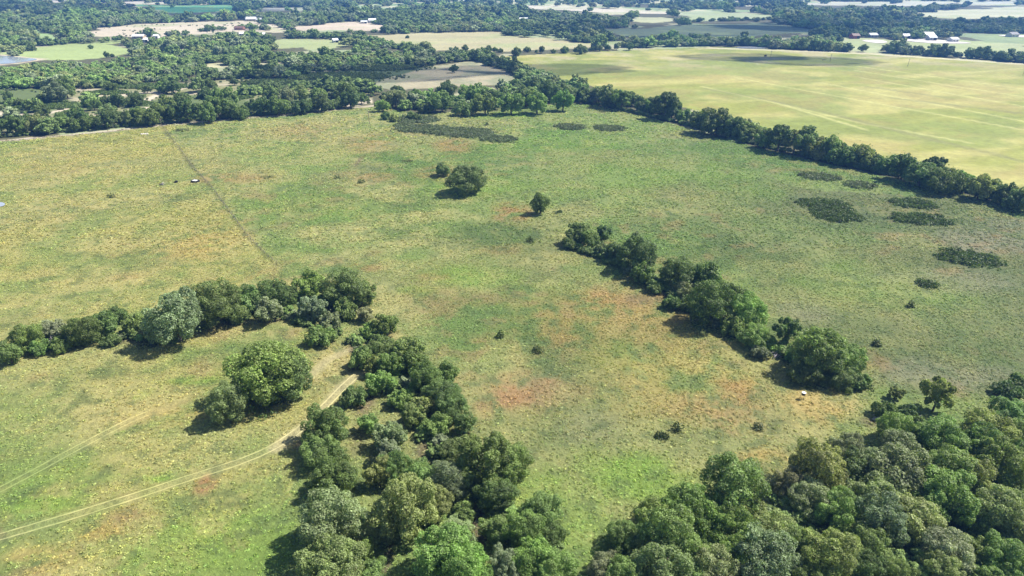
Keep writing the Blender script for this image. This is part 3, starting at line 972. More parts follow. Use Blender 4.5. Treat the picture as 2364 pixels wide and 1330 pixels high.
# ------------------------------------------------------------------ dead trees and brush
DEADS = [(572, 884, 62, 'bleached bare tree amid the clump in the left field', .75), (1160, 1100, 60, 'bleached dead branches in the creek belt', .7),
         (372, 775, 36, 'thin bare tree at the foot of the left hedge', .9), (130, 798, 34, 'bleached snag leaning out of the left hedge', .9)]
for i, (px, py, d, lab, hf) in enumerate(DEADS):
    D = d * depth_scale(px, py)
    x, y = at(px, py, .4 * D)
    o = thing('dead_tree', lab, 'dead tree', (x, y, hz1(x, y)), rnd.uniform(0, 6), (D, D, D), 'dead trees')
    tr, parts = branchy(300 + i, 1.0, hf, M_DEAD, 9)
    link('trunk', tr.mesh('trunk', M_DEAD, True), o)
    for p in parts:
        link('branch', p.mesh('branch', M_DEAD, True), o)
BRUSH = [(1795, 824, 34, 'pile of bleached branches under the diagonal hedge'), (2030, 968, 36, 'fallen grey branches at the field edge below the dark bushes'), (2110, 972, 28, 'fallen pale limbs between the dark bushes and corner wood'), (818, 848, 20, 'litter of dry branches beside the track end'), (376, 427, 16, 'low heap of pale branches left of the black tub')]
for i, (px, py, d, lab) in enumerate(BRUSH):
    D = d * depth_scale(px, py)
    x, y = at(px, py)
    o = thing('brush_pile', lab, 'brush pile', (x, y, hz1(x, y)), 0, (1, 1, 1), 'heaps of dead branches')
    for k in range(14):
        mb = MB()
        a = rnd.uniform(-.7, .7) + (0 if k % 3 else 1.2)
        L = D * rnd.uniform(.3, .6)
        cx_, cy_ = rnd.uniform(-.32, .32) * D, rnd.uniform(-.3, .3) * D
        h = rnd.uniform(.1, .8)
        p0 = Vector((cx_ - math.cos(a) * L / 2, cy_ - math.sin(a) * L / 2, h * .4))
        p1 = Vector((cx_ + math.cos(a) * L / 2, cy_ + math.sin(a) * L / 2, h + rnd.uniform(0, .5)))
        m_ = p0.lerp(p1, .5) + Vector((rnd.uniform(-.15, .15), rnd.uniform(-.15, .15), rnd.uniform(0, .25)))
        mb.tube([p0, m_, p1], [.09, .07, .03], 5)
        link('branch', mb.mesh('branch', M_DEAD, True), o)

# ------------------------------------------------------------------ shrubs


def mounds(spots, per, lsize, seed, h0=1.2):
    """leaf sprays over low mounds at spots (x, y, radius)"""
    r = np.random.default_rng(seed)
    Ps, Ns, Ts = [], [], []
    for (x, y, rad_) in spots:
        n = int(per * rad_ ** 2)
        d = r.normal(size=(n, 3))
        d[:, 2] = np.abs(d[:, 2])
        d /= np.linalg.norm(d, axis=1, keepdims=True)
        hh = h0 * (.5 + .8 * r.random()) * min(1, .35 + .55 * rad_)
        q = d * (np.array([rad_, rad_, hh])[None]) * (.78 + .3 * r.random((n, 1)))
        Ps.append(q + np.array([x, y, .05]))
        Ns.append(d)
        Ts.append((.75 + .5 * r.random()) * (.7 + .6 * r.random(n)))
    P, N, T = np.vstack(Ps), np.vstack(Ns), np.concatenate(Ts)
    V, Fq = leaf_quads(P, N, lsize, r)
    return V, Fq, T.astype(np.float32)


def patch(ells, label, tone, seed, name='shrub_thicket', h0=1.05, lsize=.42, group='shrub thickets in the pasture', rr=(1.0, 2.0), dim=.62):
    r = random.Random(seed)
    spots = []
    for (px, py, rx, ry) in ells:
        c = at(px, py)
        k = depth_scale(px, py)
        a, b = rx * k, abs(at(px, py - ry)[1] - at(px, py + ry)[1]) / 2
        n = max(8 if name == 'bush' else 3, int(a * b * 3.14 / 1.9))
        sl_ = -.12
        for i in range(n):
            t, q = r.uniform(0, 6.283), math.sqrt(r.random())
            q *= 1 - .28 * abs(math.sin(2.3 * t + seed)) * r.random()
            x = c[0] + a * q * math.cos(t)
            y = c[1] + b * q * math.sin(t) + sl_ * a * q * math.cos(t) * (b / a)
            spots.append((x, y, r.uniform(*rr) * (1.05 - .62 * q ** 3)))
        for i in range(max(2, n // 14)):
            t, q = r.uniform(0, 6.283), r.uniform(.95, 1.4)
            if name != 'bush':
                spots.append((c[0] + a * q * math.cos(t), c[1] + b * q * math.sin(t) + sl_ * b * q * math.cos(t), rr[0] * r.uniform(.25, .55)))
    cx_, cy_ = np.mean([s[0] for s in spots]), np.mean([s[1] for s in spots])
    V, Fq, T = mounds([(s[0] - cx_, s[1] - cy_, s[2]) for s in spots], 34, lsize, seed, h0)
    V[:, 2] += hz(V[:, 0] + cx_, V[:, 1] + cy_)
    o = thing(name, label, 'shrubs' if 'thicket' in name else 'bush', (cx_, cy_, 0), 0, (1, 1, 1), group)
    f = link('foliage', mesh_np('foliage', V, Fq, M_LEAF, False, [('tone', 'FLOAT', 'FACE', T)]), o)
    st = MB()
    for s in spots[:: max(1, len(spots) // 12)]:
        z = hz1(s[0], s[1])
        x, y = s[0] - cx_, s[1] - cy_
        st.tube([(x, y, z - .1), (x + .1, y, z + .5), (x + .2, y + .1, z + .95)], [.05, .035, .01], 4)
    sm = link('stems', st.mesh('stems', M_BARK), o)
    b = TONE[tone]
    f.color = (b[0] * dim, b[1] * dim, b[2] * dim, 1)
    for s in spots:
        TREES.append((s[0], s[1], s[2]))


patch([(965, 276, 55, 9), (930, 292, 22, 9), (985, 299, 70, 11), (1070, 307, 80, 12), (1150, 322, 48, 8)], 'large dark shrub patch spreading in front of the far grove', Y_, 1, lsize=.6)
patch([(1316, 294, 38, 7)], 'dark oval shrub patch, left one of the pair below the grove', Y_, 2, lsize=.55)
patch([(1407, 297, 40, 7)], 'dark oval shrub patch, right one of the pair below the grove', Y_, 3, lsize=.55)
patch([(1893, 409, 50, 10)], 'flat grey green shrub patch nearest the hay field hedgerow', Y_, 4, lsize=.5, h0=.9)
patch([(1985, 429, 36, 9)], 'small grey shrub patch touching the flat one by the hedgerow', Y_, 5, lsize=.5, h0=1.0)
patch([(1900, 474, 62, 15), (1918, 488, 56, 12), (1935, 502, 56, 13)], 'two-lobed dark shrub patch left of the narrow pair', D_, 6, lsize=.5)
patch([(2108, 472, 54, 13)], 'narrow dark shrub patch, upper one of the right pair', D_, 7, lsize=.5)
patch([(2125, 508, 74, 15)], 'long dark shrub patch, lower one of the right pair', D_, 8, lsize=.5)
patch([(2237, 598, 72, 22)], 'big isolated dark shrub patch near the right edge', D_, 9, lsize=.45)
patch([(2143, 658, 24, 10)], 'little dark shrub patch below the big isolated one', D_, 10, lsize=.4)
patch([(870, 156, 100, 8), (780, 178, 120, 9), (640, 192, 80, 6)], 'wide dark scrub sheet left of the brown meadow', D_, 11, lsize=.9, h0=1.5, rr=(1.8, 3.0), group='scrub sheets in the scrubland')
for j, (px, py, rx, ry, wh) in enumerate([(330, 200, 130, 6, 'in the scrubland by the wood edge'), (110, 245, 100, 8, 'in the scrubland left of the dirt path'), (300, 240, 60, 6, 'between the two scrubland dirt paths'), (520, 225, 70, 7, 'in the scrubland right of the dirt path'), (60, 275, 60, 6, 'at the left end of the scrubland'), (430, 272, 60, 5, 'just behind the dirt strip hedgerow'), (250, 215, 50, 5, 'in the scrubland under the wood')]):
    patch([(px, py, rx, ry)], 'low green scrub sheet ' + wh, G_, 20 + j, lsize=.8, h0=1.1, rr=(1.2, 2.4), group='scrub sheets in the scrubland')
for j, (px, py, rx, ry, tone, lab) in enumerate([
    (1240, 812, 9, 5, D_, 'small dark upright bush alone in the middle of the pasture'), (1155, 780, 5, 4, G_, 'thin small sapling left of the lone dark bush'), (2098, 708, 7, 4, D_, 'small round dark bush below the little shrub patch'),
    (2022, 797, 6, 3, D_, 'tiny dark bush right of the diagonal hedge'), (255, 456, 10, 3, D_, 'low dark bush beside the faint path left of fence'), (617, 411, 18, 2.5, O_, 'low flat shrub right of the fence line'),
    (940, 373, 16, 2.5, O_, 'low flat shrub left of the large round tree'), (834, 422, 8, 3, G_, 'small green bush on the reddish grass'), (1123, 288, 4, 2, D_, 'tiny dark bush beside the large shrub patch'), (1745, 986, 14, 8, Y_, 'pale grey green bush on the yellow grass'),
    (1530, 1010, 16, 6, D_, 'low dark weed clump in the lower pasture'), (1566, 994, 10, 5, D_, 'smaller dark weed clump right of the low one'), (342, 798, 28, 12, Y_, 'low grey bush in front of the left hedge'), (233, 792, 15, 12, B_, 'bright green rounded bush before the left hedge'),
    (606, 962, 34, 16, B_, 'bright low bush at the foot of the clump'), (640, 930, 20, 14, G_, 'low green bush under the right side of clump'), (1998, 892, 14, 10, G_, 'small bush at the near end of the diagonal hedge'), (420, 302, 22, 3, O_, 'low brush behind the fence top'),
    (780, 412, 6, 2.5, G_, 'very small bush near the purple gully'), (1225, 560, 8, 3, D_, 'low weed clump below the solitary upright tree'), (1285, 492, 16, 4, G_, 'low growth at the foot of the solitary tree')]):
    patch([(px, py, rx, ry)], lab, tone, 50 + j, 'bush', (2.1 if rx < 12 or tone == B_ else .9), .34, 'single bushes in the pasture', (.6, 1.15), .42)

# ------------------------------------------------------------------ wire fence
o = thing('wire_fence', 'old wire fence with thin posts running diagonally across left pasture', 'fence', (0, 0, 0))
Fp = np.array(FENCE)
Ls = np.concatenate([[0], np.cumsum(np.hypot(*np.diff(Fp, axis=0).T))])
ss = np.arange(0, Ls[-1], 3.6)
fxs, fys = np.interp(ss, Ls, Fp[:, 0]), np.interp(ss, Ls, Fp[:, 1])
mb = MB()
mb.tube([(0, 0, -.2), (.02, 0, .7), (.03, .01, 1.35)], [.07, .065, .06], 6)
pm = mb.mesh('post', M_WOOD, True)
for x, y in zip(fxs, fys):
    p = link('post', pm, o)
    p.location = (x, y, hz1(x, y))
    p.rotation_euler = (rnd.uniform(-.07, .07), rnd.uniform(-.07, .07), rnd.uniform(0, 6))
for h in (.45, .8, 1.15):
    mb = MB()
    mb.tube([(x, y, hz1(x, y) + h) for x, y in zip(fxs, fys)], [.012] * len(fxs), 4)
    link('wire', mb.mesh('wire', M_WIRE), o)

# ------------------------------------------------------------------ poles, feeder, tank, tub


def pole(px, py, hpx, lab, lean=0.0):
    k = depth_scale(px, py)
    H = hpx * k / .98
    x, y = at(px, py)
    o = thing('utility_pole', lab, 'utility pole', (x, y, hz1(x, y)), 0, (1, 1, 1), 'wooden utility poles')
    mb = MB()
    mb.tube([(0, 0, -.5), (lean * .5, 0, H * .5), (lean, 0, H)], [.17, .15, .12], 8)
    link('shaft', mb.mesh('shaft', M_WOOD, True), o)
    mb = MB()
    mb.box((lean, -.2, H - .5), (1.5, .12, .14))
    link('crossarm', mb.mesh('crossarm', M_WOOD), o)
    for sx in (-.6, 0, .6):
        mb = MB()
        mb.tube([(lean + sx, -.2, H - .44), (lean + sx, -.2, H - .28)], [.05, .035], 6)
        link('insulator', mb.mesh('insulator', M_WHITE, True), o)


pole(853, 289, 33, 'thin pole standing before the far grove left of shrub patch')
pole(374, 289, 20, 'leaning pole where the fence meets the dirt strip', -.8)
pole(738, 252, 20, 'pole before the trees left of the grove')
pole(1779, 132, 14, 'pole beside the dark bale in the hay field')
pole(1916, 142, 16, 'pale pole in the middle of the hay field top edge', .4)
pole(2095, 154, 17, 'pole in the hay field below the dense tree line', .5)
pole(2361, 174, 16, 'pole in the hay field at the right edge', .4)

x, y = at(1853, 921)
o = thing('game_feeder', 'small white-topped barrel feeder on three legs below the diagonal hedge', 'feeder', (x, y, hz1(x, y)))
mb = MB()
mb.tube([(0, 0, .95), (0, 0, 1.0), (0, 0, 1.5), (0, 0, 1.52)], [.18, .34, .34, .30], 14)
link('barrel', mb.mesh('barrel', M_BLACK, False), o)
mb = MB()
mb.tube([(0, 0, 1.525), (0, 0, 1.58), (0, 0, 1.72)], [.42, .42, .06], 14)
link('lid', mb.mesh('lid', M_WHITE, False), o)
for k in range(3):
    mb = MB()
    a = k * 2.094 + .4
    mb.tube([(math.cos(a) * .3, math.sin(a) * .3, 1.3), (math.cos(a) * .7, math.sin(a) * .7, -.1)], [.03, .03], 6)
    link('leg', mb.mesh('leg', M_WIRE), o)

x, y = at(451, 420)
o = thing('stock_tank', 'pale rectangular stock tank with dark rim beside the fence', 'water tank', (x, y, hz1(x, y)), -.35)
mb = MB()
for c, s in (((0, -1.0, .4), (2.7, .16, .8)), ((0, 1.0, .4), (2.7, .16, .8)), ((-1.27, 0, .4), (.16, 1.83, .8)), ((1.27, 0, .4), (.16, 1.83, .8)), ((0, 0, .05), (2.37, 1.83, .1))):
    mb.box(c, s)
link('tank_wall', mb.mesh('tank_wall', M_BLACK), o)
mb = MB()
mb.box((0, 0, .40), (2.36, 1.82, .58))
link('tank_sky_reflection', mb.mesh('tank_sky_reflection', M_WHITE), o)  # water in the tank, painted white for the sky it mirrors
x, y = at(407, 421)
o = thing('feed_tub', 'small black feed tub left of the pale stock tank', 'feed tub', (x, y, hz1(x, y)), .3)
mb = MB()
mb.tube([(0, 0, -.05), (0, 0, .5), (0, 0, .62), (0, 0, .5), (0, 0, .45)], [.62, .74, .76, .66, .1], 12, True)
link('tub', mb.mesh('tub', M_BLACK), o)
mb = MB()
mb.tube([(.1, 0, .46), (.12, .05, .8), (.2, .05, 1.05)], [.5, .3, .05], 9)
link('feed_heap', mb.mesh('feed_heap', M_BLACK, True), o)
x, y = at(1767, 130.5)
o = thing('hay_bale', 'single dark round bale lying beside the hay field pole', 'hay bale', (x, y, hz1(x, y)), .5)
mb = MB()
mb.tube([(-.9, 0, .85), (.9, 0, .85)], [.9, .9], 16)
link('bale', mb.mesh('bale', plain_mat('old_hay', (.09, .065, .04), .95, .3, 6)), o)
mb = MB()
for xx in (-.5, 0, .5):
    mb.tube([(xx - .03, 0, .85), (xx + .03, 0, .85)], [.912, .912], 16, False)
link('twine', mb.mesh('twine', M_WOOD), o)
x, y = at(1903, 138.5)
o = thing('fallen_log', 'dark fallen log lying left of the middle hay field pole', 'log', (x, y, hz1(x, y)), .5)
mb = MB()
mb.tube([(-3, 0, .2), (0, .2, .3), (3, 0, .3)], [.3, .25, .12], 7)
link('trunk', mb.mesh('trunk', M_BARK, True), o)
mb = MB()
mb.tube([(1, .1, .3), (1.8, .8, .9), (2.2, 1.2, 1.3)], [.12, .08, .03], 5)
link('branch', mb.mesh('branch', M_BARK, True), o)
# pale boulders in the grass
for px, py, s, lab in [(334, 311, 1.6, 'pale low boulder near the dirt strip left of fence')]:
    x, y = at(px, py)
    mb = MB()
    for k in range(4):
        mb.tube([(k * .9 - 1.4, .2 * k, -.1), (k * .9 - 1.4, .2 * k, .3), (k * .9 - 1.3, .2 * k + .1, .6)], [.9, .75, .25], 7)
    me = mb.mesh('boulder', plain_mat('pale_stone', (.5, .46, .4), .9, .25, 2), False)
    q = link('boulder', me)
    q.location = (x, y, hz1(x, y))
    q['label'], q['category'] = lab, 'boulder'

# ------------------------------------------------------------------ farm buildings
WALLS = {'white': (.62, .60, .56), 'red': (.28, .06, .04), 'tan': (.42, .34, .24), 'grey': (.36, .36, .36), 'brick': (.30, .15, .10)}
ROOFS = {'white': (.78, .78, .76), 'grey': (.42, .43, .45), 'dark': (.07, .065, .07), 'silver': (.60, .62, .64), 'brown': (.16, .10, .075)}
MW = {k: plain_mat('wall_' + k, v, .8, .1, 2) for k, v in WALLS.items()}
MR = {k: plain_mat('roof_' + k, v, .5, .1, 2) for k, v in ROOFS.items()}
HOUSES = []


def house(px, py, wpx, depth, hwall, hroof, wall, roof, rz, lab, open_side=False):
    k = depth_scale(px, py)
    W = wpx * k
    x, y = at(px, py)
    HOUSES.append((x, y, W))
    o = thing('barn' if open_side else 'house', lab, 'barn' if open_side else 'house', (x, y, hz1(x, y)), rz, (1, 1, 1), 'farm buildings')
    a, b = depth / 2, W / 2
    mb = MB()
    # local: ridge along x, so the profile lies in y,z; built along y then turned
    mb.prism([(-a, -.3), (a, -.3), (a, hwall), (0, hwall + hroof), (-a, hwall)], -b, b)
    wl = link('wall', mb.mesh('wall', MW[wall]), o)
    wl.rotation_euler = (0, 0, math.pi / 2)
    mb = MB()
    e, t = .5, .22
    s = hroof / a
    for sg in (-1, 1):
        prof = [(0, hwall + hroof + .02), (sg * (a + e), hwall - e * s + .02), (sg * (a + e), hwall - e * s + t), (0, hwall + hroof + t + .05)]
        mb.prism(prof if sg < 0 else prof[::-1], -b - e, b + e)
    rf = link('roof', mb.mesh('roof', MR[roof]), o)
    rf.rotation_euler = (0, 0, math.pi / 2)
    nwin = max(2, int(W / 4.5))
    wm = MB()
    wm.box((0, 0, 0), (1.2, .08, 1.1))
    wm = wm.mesh('window', M_GLASS)
    for i in range(nwin):
        xx = -b + (i + .5) * W / nwin
        if i == nwin // 2:
            dm = MB()
            dm.box((0, 0, 0), (1.1 if not open_side else 3.4, .1, 2.1 if not open_side else min(3.2, hwall - .4)))
            q = link('door', dm.mesh('door', M_WOOD if not open_side else M_BLACK), o)
            q.location = (xx, -a - .03, 1.05 if not open_side else min(3.2, hwall - .4) / 2)
        else:
            q = link('window', wm, o)
            q.location = (xx, -a - .03, hwall * .55)
    return o


house(581, 48.5, 22, 11, 3.2, 3.0, 'tan', 'silver', .1, 'large tan house with pale roofs above the far bare field')
house(598, 50, 12, 9, 3.0, 2.4, 'white', 'grey', .3, 'smaller pale house right of the large tan house')
house(861, 52.5, 17, 12, 4.0, 2.4, 'white', 'white', 0, 'white roofed barn at the end of the bare field', True)
house(841, 54, 14, 8, 2.6, 1.6, 'white', 'silver', .1, 'low pale shed left of the white roofed barn', True)
house(322, 89, 24, 10, 3.0, 1.8, 'tan', 'white', .05, 'long white roofed house behind the left wood')
house(343, 97, 14, 10, 3.0, 1.6, 'white', 'white', -.3, 'white roofed shed below the long white house', True)
house(362, 88, 10, 8, 2.8, 1.6, 'white', 'silver', .1, 'small silver roofed house right of the long one')
house(554, 69, 20, 10, 3.0, 2.0, 'brick', 'brown', .0, 'brown brick house beside the tall dark trees')
house(606, 85, 13, 10, 3.0, 2.0, 'brick', 'white', .2, 'white roofed house among trees with brick wall')
house(559, 83, 9, 8, 3.0, 1.6, 'white', 'white', .2, 'tiny white roof among the left wood trees')
house(774, 98, 11, 7, 2.8, 1.6, 'white', 'white', .5, 'white roofed shed at the right clearing of the wood', True)
house(755, 36, 15, 9, 3.0, 1.8, 'tan', 'white', 0, 'pale roofed house amid the upper woods')
house(1210, 50, 22, 14, 3.6, 2.4, 'white', 'white', .15, 'long white barn in the woods above the tan field', True)
house(2135, 88, 30, 14, 4.2, 2.8, 'grey', 'white', -.1, 'largest white roofed barn of the right farmyard', True)
house(2149, 93, 16, 11, 3.6, 2.2, 'grey', 'silver', -.1, 'silver roofed barn in front of the largest white barn', True)
house(2089, 89, 14, 10, 3.4, 2.2, 'grey', 'white', .0, 'white roofed shed at the farmyard left end', True)
house(2199, 96, 16, 10, 3.0, 1.8, 'white', 'silver', .1, 'low white house right of the farmyard barns')
house(2013, 86, 18, 10, 3.0, 2.0, 'grey', 'grey', .05, 'grey house behind two round trees beside the pale yard')
house(1972, 89, 16, 10, 3.6, 2.2, 'red', 'brown', .1, 'red barn left of the grey house', True)
house(2336, 85, 18, 11, 3.2, 2.4, 'white', 'dark', .1, 'white house with dark roof near the right edge')
house(1984, 27, 10, 9, 3.0, 1.6, 'white', 'white', .1, 'tiny white roof in the far right woods, left one')
house(2001, 28, 12, 9, 3.0, 1.6, 'white', 'white', .0, 'tiny white roof in the far right woods, right one')
house(1413, 17, 16, 12, 3.4, 2.0, 'red', 'silver', 0, 'far reddish barn at the end of the white field', True)
house(1838, 33, 9, 8, 3.0, 1.6, 'white', 'white', 0, 'tiny white house in the upper right woods')
# pale farmyard
for pts in ([(2070, 92), (2110, 89), (2160, 92), (2230, 98), (2250, 101), (2160, 101), (2100, 96)], [(1985, 93), (2030, 92), (2054, 98), (2030, 101), (2000, 97)], [(2295, 82), (2330, 81), (2420, 84), (2420, 88), (2340, 86)]):
    P = smooth_poly(poly(pts), 2)
    me = bpy.data.meshes.new('farmyard')
    me.from_pydata([(p[0], p[1], .32) for p in P], [], [tuple(range(len(P)))])
    if me.polygons[0].normal.z < 0:
        me.flip_normals()
    me.materials.append(plain_mat('pale_gravel', (.50, .46, .42), .9, .15, .2))
    link('farmyard', me, kind='structure')

# ------------------------------------------------------------------ stuff: instances on points


def scatter(name, P, tintc, scl, rot, idx, protos, label, cat):
    me = bpy.data.meshes.new(name)
    me.vertices.add(len(P))
    me.vertices.foreach_set('co', np.asarray(P, np.float32).ravel())
    for an, ty, arr in (('tint', 'FLOAT_COLOR', np.concatenate([tintc, np.ones((len(P), 1))], 1)), ('scl', 'FLOAT_VECTOR', scl), ('rot', 'FLOAT_VECTOR', rot), ('idx', 'INT', idx)):
        a = me.attributes.new(an, ty, 'POINT')
        key = {'FLOAT_COLOR': 'color', 'FLOAT_VECTOR': 'vector'}.get(ty, 'value')
        a.data.foreach_set(key, np.asarray(arr, np.int32 if ty == 'INT' else np.float32).ravel())
    o = link(name, me, kind='stuff')
    g = bpy.data.node_groups.new(name + '_scatter', 'GeometryNodeTree')
    g.interface.new_socket('Geometry', in_out='INPUT', socket_type='NodeSocketGeometry')
    g.interface.new_socket('Geometry', in_out='OUTPUT', socket_type='NodeSocketGeometry')
    gi, go = g.nodes.new('NodeGroupInput'), g.nodes.new('NodeGroupOutput')
    iop = g.nodes.new('GeometryNodeInstanceOnPoints')
    iop.inputs['Pick Instance'].default_value = True
    g2i = g.nodes.new('GeometryNodeGeometryToInstance')
    for pm_ in reversed(protos):
        po = bpy.data.objects.new(name + '_source', pm_)
        oi = g.nodes.new('GeometryNodeObjectInfo')
        oi.inputs[0].default_value = po
        gi_ = g.nodes.new('GeometryNodeGeometryToInstance')
        g.links.new(oi.outputs['Geometry'], gi_.inputs[0])
        g.links.new(gi_.outputs[0], g2i.inputs[0]) if False else g.links.new(gi_.outputs[0], _join(g).inputs[0])
    g.nodes.remove(g2i)
    j = _join(g)

    def attr(n, t):
        a = g.nodes.new('GeometryNodeInputNamedAttribute')
        a.data_type = t
        a.inputs[0].default_value = n
        return a.outputs[0]
    g.links.new(gi.outputs[0], iop.inputs['Points'])
    g.links.new(j.outputs[0], iop.inputs['Instance'])
    g.links.new(attr('idx', 'INT'), iop.inputs['Instance Index'])
    g.links.new(attr('rot', 'FLOAT_VECTOR'), iop.inputs['Rotation'])
    g.links.new(attr('scl', 'FLOAT_VECTOR'), iop.inputs['Scale'])
    g.links.new(iop.outputs[0], go.inputs[0])
    m = o.modifiers.new('scatter', 'NODES')
    m.node_group = g
    o['label'] = label
    return o


def _join(g):
    for n in g.nodes:
        if n.bl_idname == 'GeometryNodeJoinGeometry':
            return n
    return g.nodes.new('GeometryNodeJoinGeometry')


# far and filling trees
FARP = [crown_proto('far_tree', 500 + i, M_FARLEAF, 12, 5200, .056, k, 3)[0] for i, k in enumerate(['round', 'round', 'low', 'round', 'low', 'round'])]
pts = []
for (y0, y1, sp_) in ((230, 700, 7.5), (700, 1200, 9.0), (1200, 2000, 12.0), (2000, 4200, 20.0)):
    gx = np.arange(-y1 * .85 - 80, y1 * .85 + 80, sp_)
    gy = np.arange(y0, y1, sp_)
    X, Y = np.meshgrid(gx, gy)
    X, Y = X.ravel() + rng.uniform(-.45, .45, X.size) * sp_, Y.ravel() + rng.uniform(-.45, .45, X.size) * sp_
    k = np.abs(X) < .82 * Y + 90
    X, Y = X[k], Y[k]
    dd = tree_density(X, Y)
    if y0 >= 1200:
        q = CAMH / (CAMH - 8.0)
        dd = np.minimum(dd, tree_density(X * q, Y * q))
    k = rng.random(len(X)) < dd
    X, Y = X[k], Y[k]
    S = sp_ * rng.uniform(.85, 1.5, len(X)) * (1.08 if sp_ < 15 else .9)
    pts.append(np.stack([X, Y, S], 1))
NGRID = sum(len(p) for p in pts)
# extra trees filling the hedgerows and field edges
for line, d, n, jit in [([(1000, 140), (1090, 136), (1180, 165), (1300, 205), (1340, 212)], 32, 60, 8), ([(1300, 214), (1470, 244), (1650, 296), (1880, 350), (2100, 400), (2364, 476)], 32, 70, 4), ([(0, 310), (200, 294), (400, 278), (640, 258), (850, 238)], 18, 40, 3),
                        ([(700, 85), (830, 95), (900, 110), (1000, 126), (1120, 132)], 22, 60, 8), ([(1440, 110), (1600, 106), (1700, 103), (1830, 114), (1960, 119)], 27, 110, 5), ([(2040, 120), (2100, 126), (2200, 132), (2290, 138), (2364, 144), (2480, 152)], 27, 80, 3), ([(320, 86), (400, 83), (430, 80)], 16, 16, 2), ([(532, 70), (560, 66), (588, 70)], 20, 12, 3), ([(465, 73), (525, 70)], 15, 9, 2), ([(600, 68), (625, 70)], 14, 6, 2), ([(30, 130), (80, 106), (110, 104), (290, 96)], 20, 30, 3),
                        ([(1330, 88), (1420, 95), (1520, 92), (1650, 90)], 20, 40, 5), ([(800, 76), (900, 75), (1000, 74), (1150, 73)], 14, 50, 2), ([(560, 222), (640, 210), (760, 204), (850, 212), (760, 225)], 30, 60, 8), ([(1560, 54), (1640, 50), (1780, 46)], 12, 40, 2)]:
    Q = np.array([at(*p) for p in line])
    Ls = np.concatenate([[0], np.cumsum(np.hypot(*np.diff(Q, axis=0).T))])
    s = rng.uniform(0, Ls[-1], n)
    X, Y = np.interp(s, Ls, Q[:, 0]), np.interp(s, Ls, Q[:, 1])
    k = np.array([depth_scale(px, py) for px, py in line]).mean()
    X, Y = X + rng.normal(0, jit * k * .5, n), Y + rng.normal(0, jit * k * 1.5, n)
    pts.append(np.stack([X, Y, d * k * rng.uniform(.7, 1.25, n)], 1))
pts = np.vstack(pts)
X, Y, S = pts.T
ok = np.ones(len(X), bool)
for hh in (0, .35, .75):
    q = CAMH / (CAMH - hh * S)
    for P in [f[0] for f in FIELDP] + [POND, MEADOW, HAY]:
        far_ok = (rng.random(NGRID) < .07) & (P[:, 1].mean() > 1350)
        ok[:NGRID] &= ~(inside if P is HAY or P is MEADOW or P is POND else inside_f)(P, X * q, Y * q)[:NGRID] | far_ok
ok &= ~inside(POND2, X, Y) & ~inside(HAY, X, Y - S * .1)
for (x, y, D) in TREES:
    if D > 3:
        ok &= np.hypot(X - x, Y - y) > .33 * (D + S)
for (x, y, W) in HOUSES:
    ok &= ~((np.abs(X - x) < W * .6 + 4) & (Y - y < 14) & (y - Y < 34))
for path in BARE:
    ok &= seg_dist([at(*p) for p in path], X, Y) > 5
road = [at(*p) for p in ROAD]
ok &= seg_dist(road, X, Y) > S * .5 + 1
X, Y, S = X[ok], Y[ok], S[ok]
n = len(X)
base = np.array([TONE[t] for t in (D_, G_, G_, Y_, O_, D_, B_)])
patchn = fbm(X, Y, 90, 3, 6)
ci = np.clip(((patchn - .3) * 2.2 + rng.normal(0, .22, n)) * 7, 0, 6).astype(int)
tc = base[rng.permutation(7)[ci] * 0 + ci] * 1.3 * rng.uniform(.75, 1.25, (n, 1))
S = S * rng.choice([.7, .9, 1.0, 1.15, 1.4], n, p=[.2, .25, .25, .2, .1])
scl = np.stack([S, S * rng.uniform(.8, 1.2, n), S * rng.uniform(.62, .95, n)], 1)
rot = np.zeros((n, 3))
rot[:, 2] = rng.uniform(0, 6.28, n)
scatter('woodland', np.stack([X, Y, np.zeros(n)], 1), tc, scl, rot, rng.integers(0, len(FARP), n), FARP, 'distant woods and tree lines reaching to the horizon', 'woods')
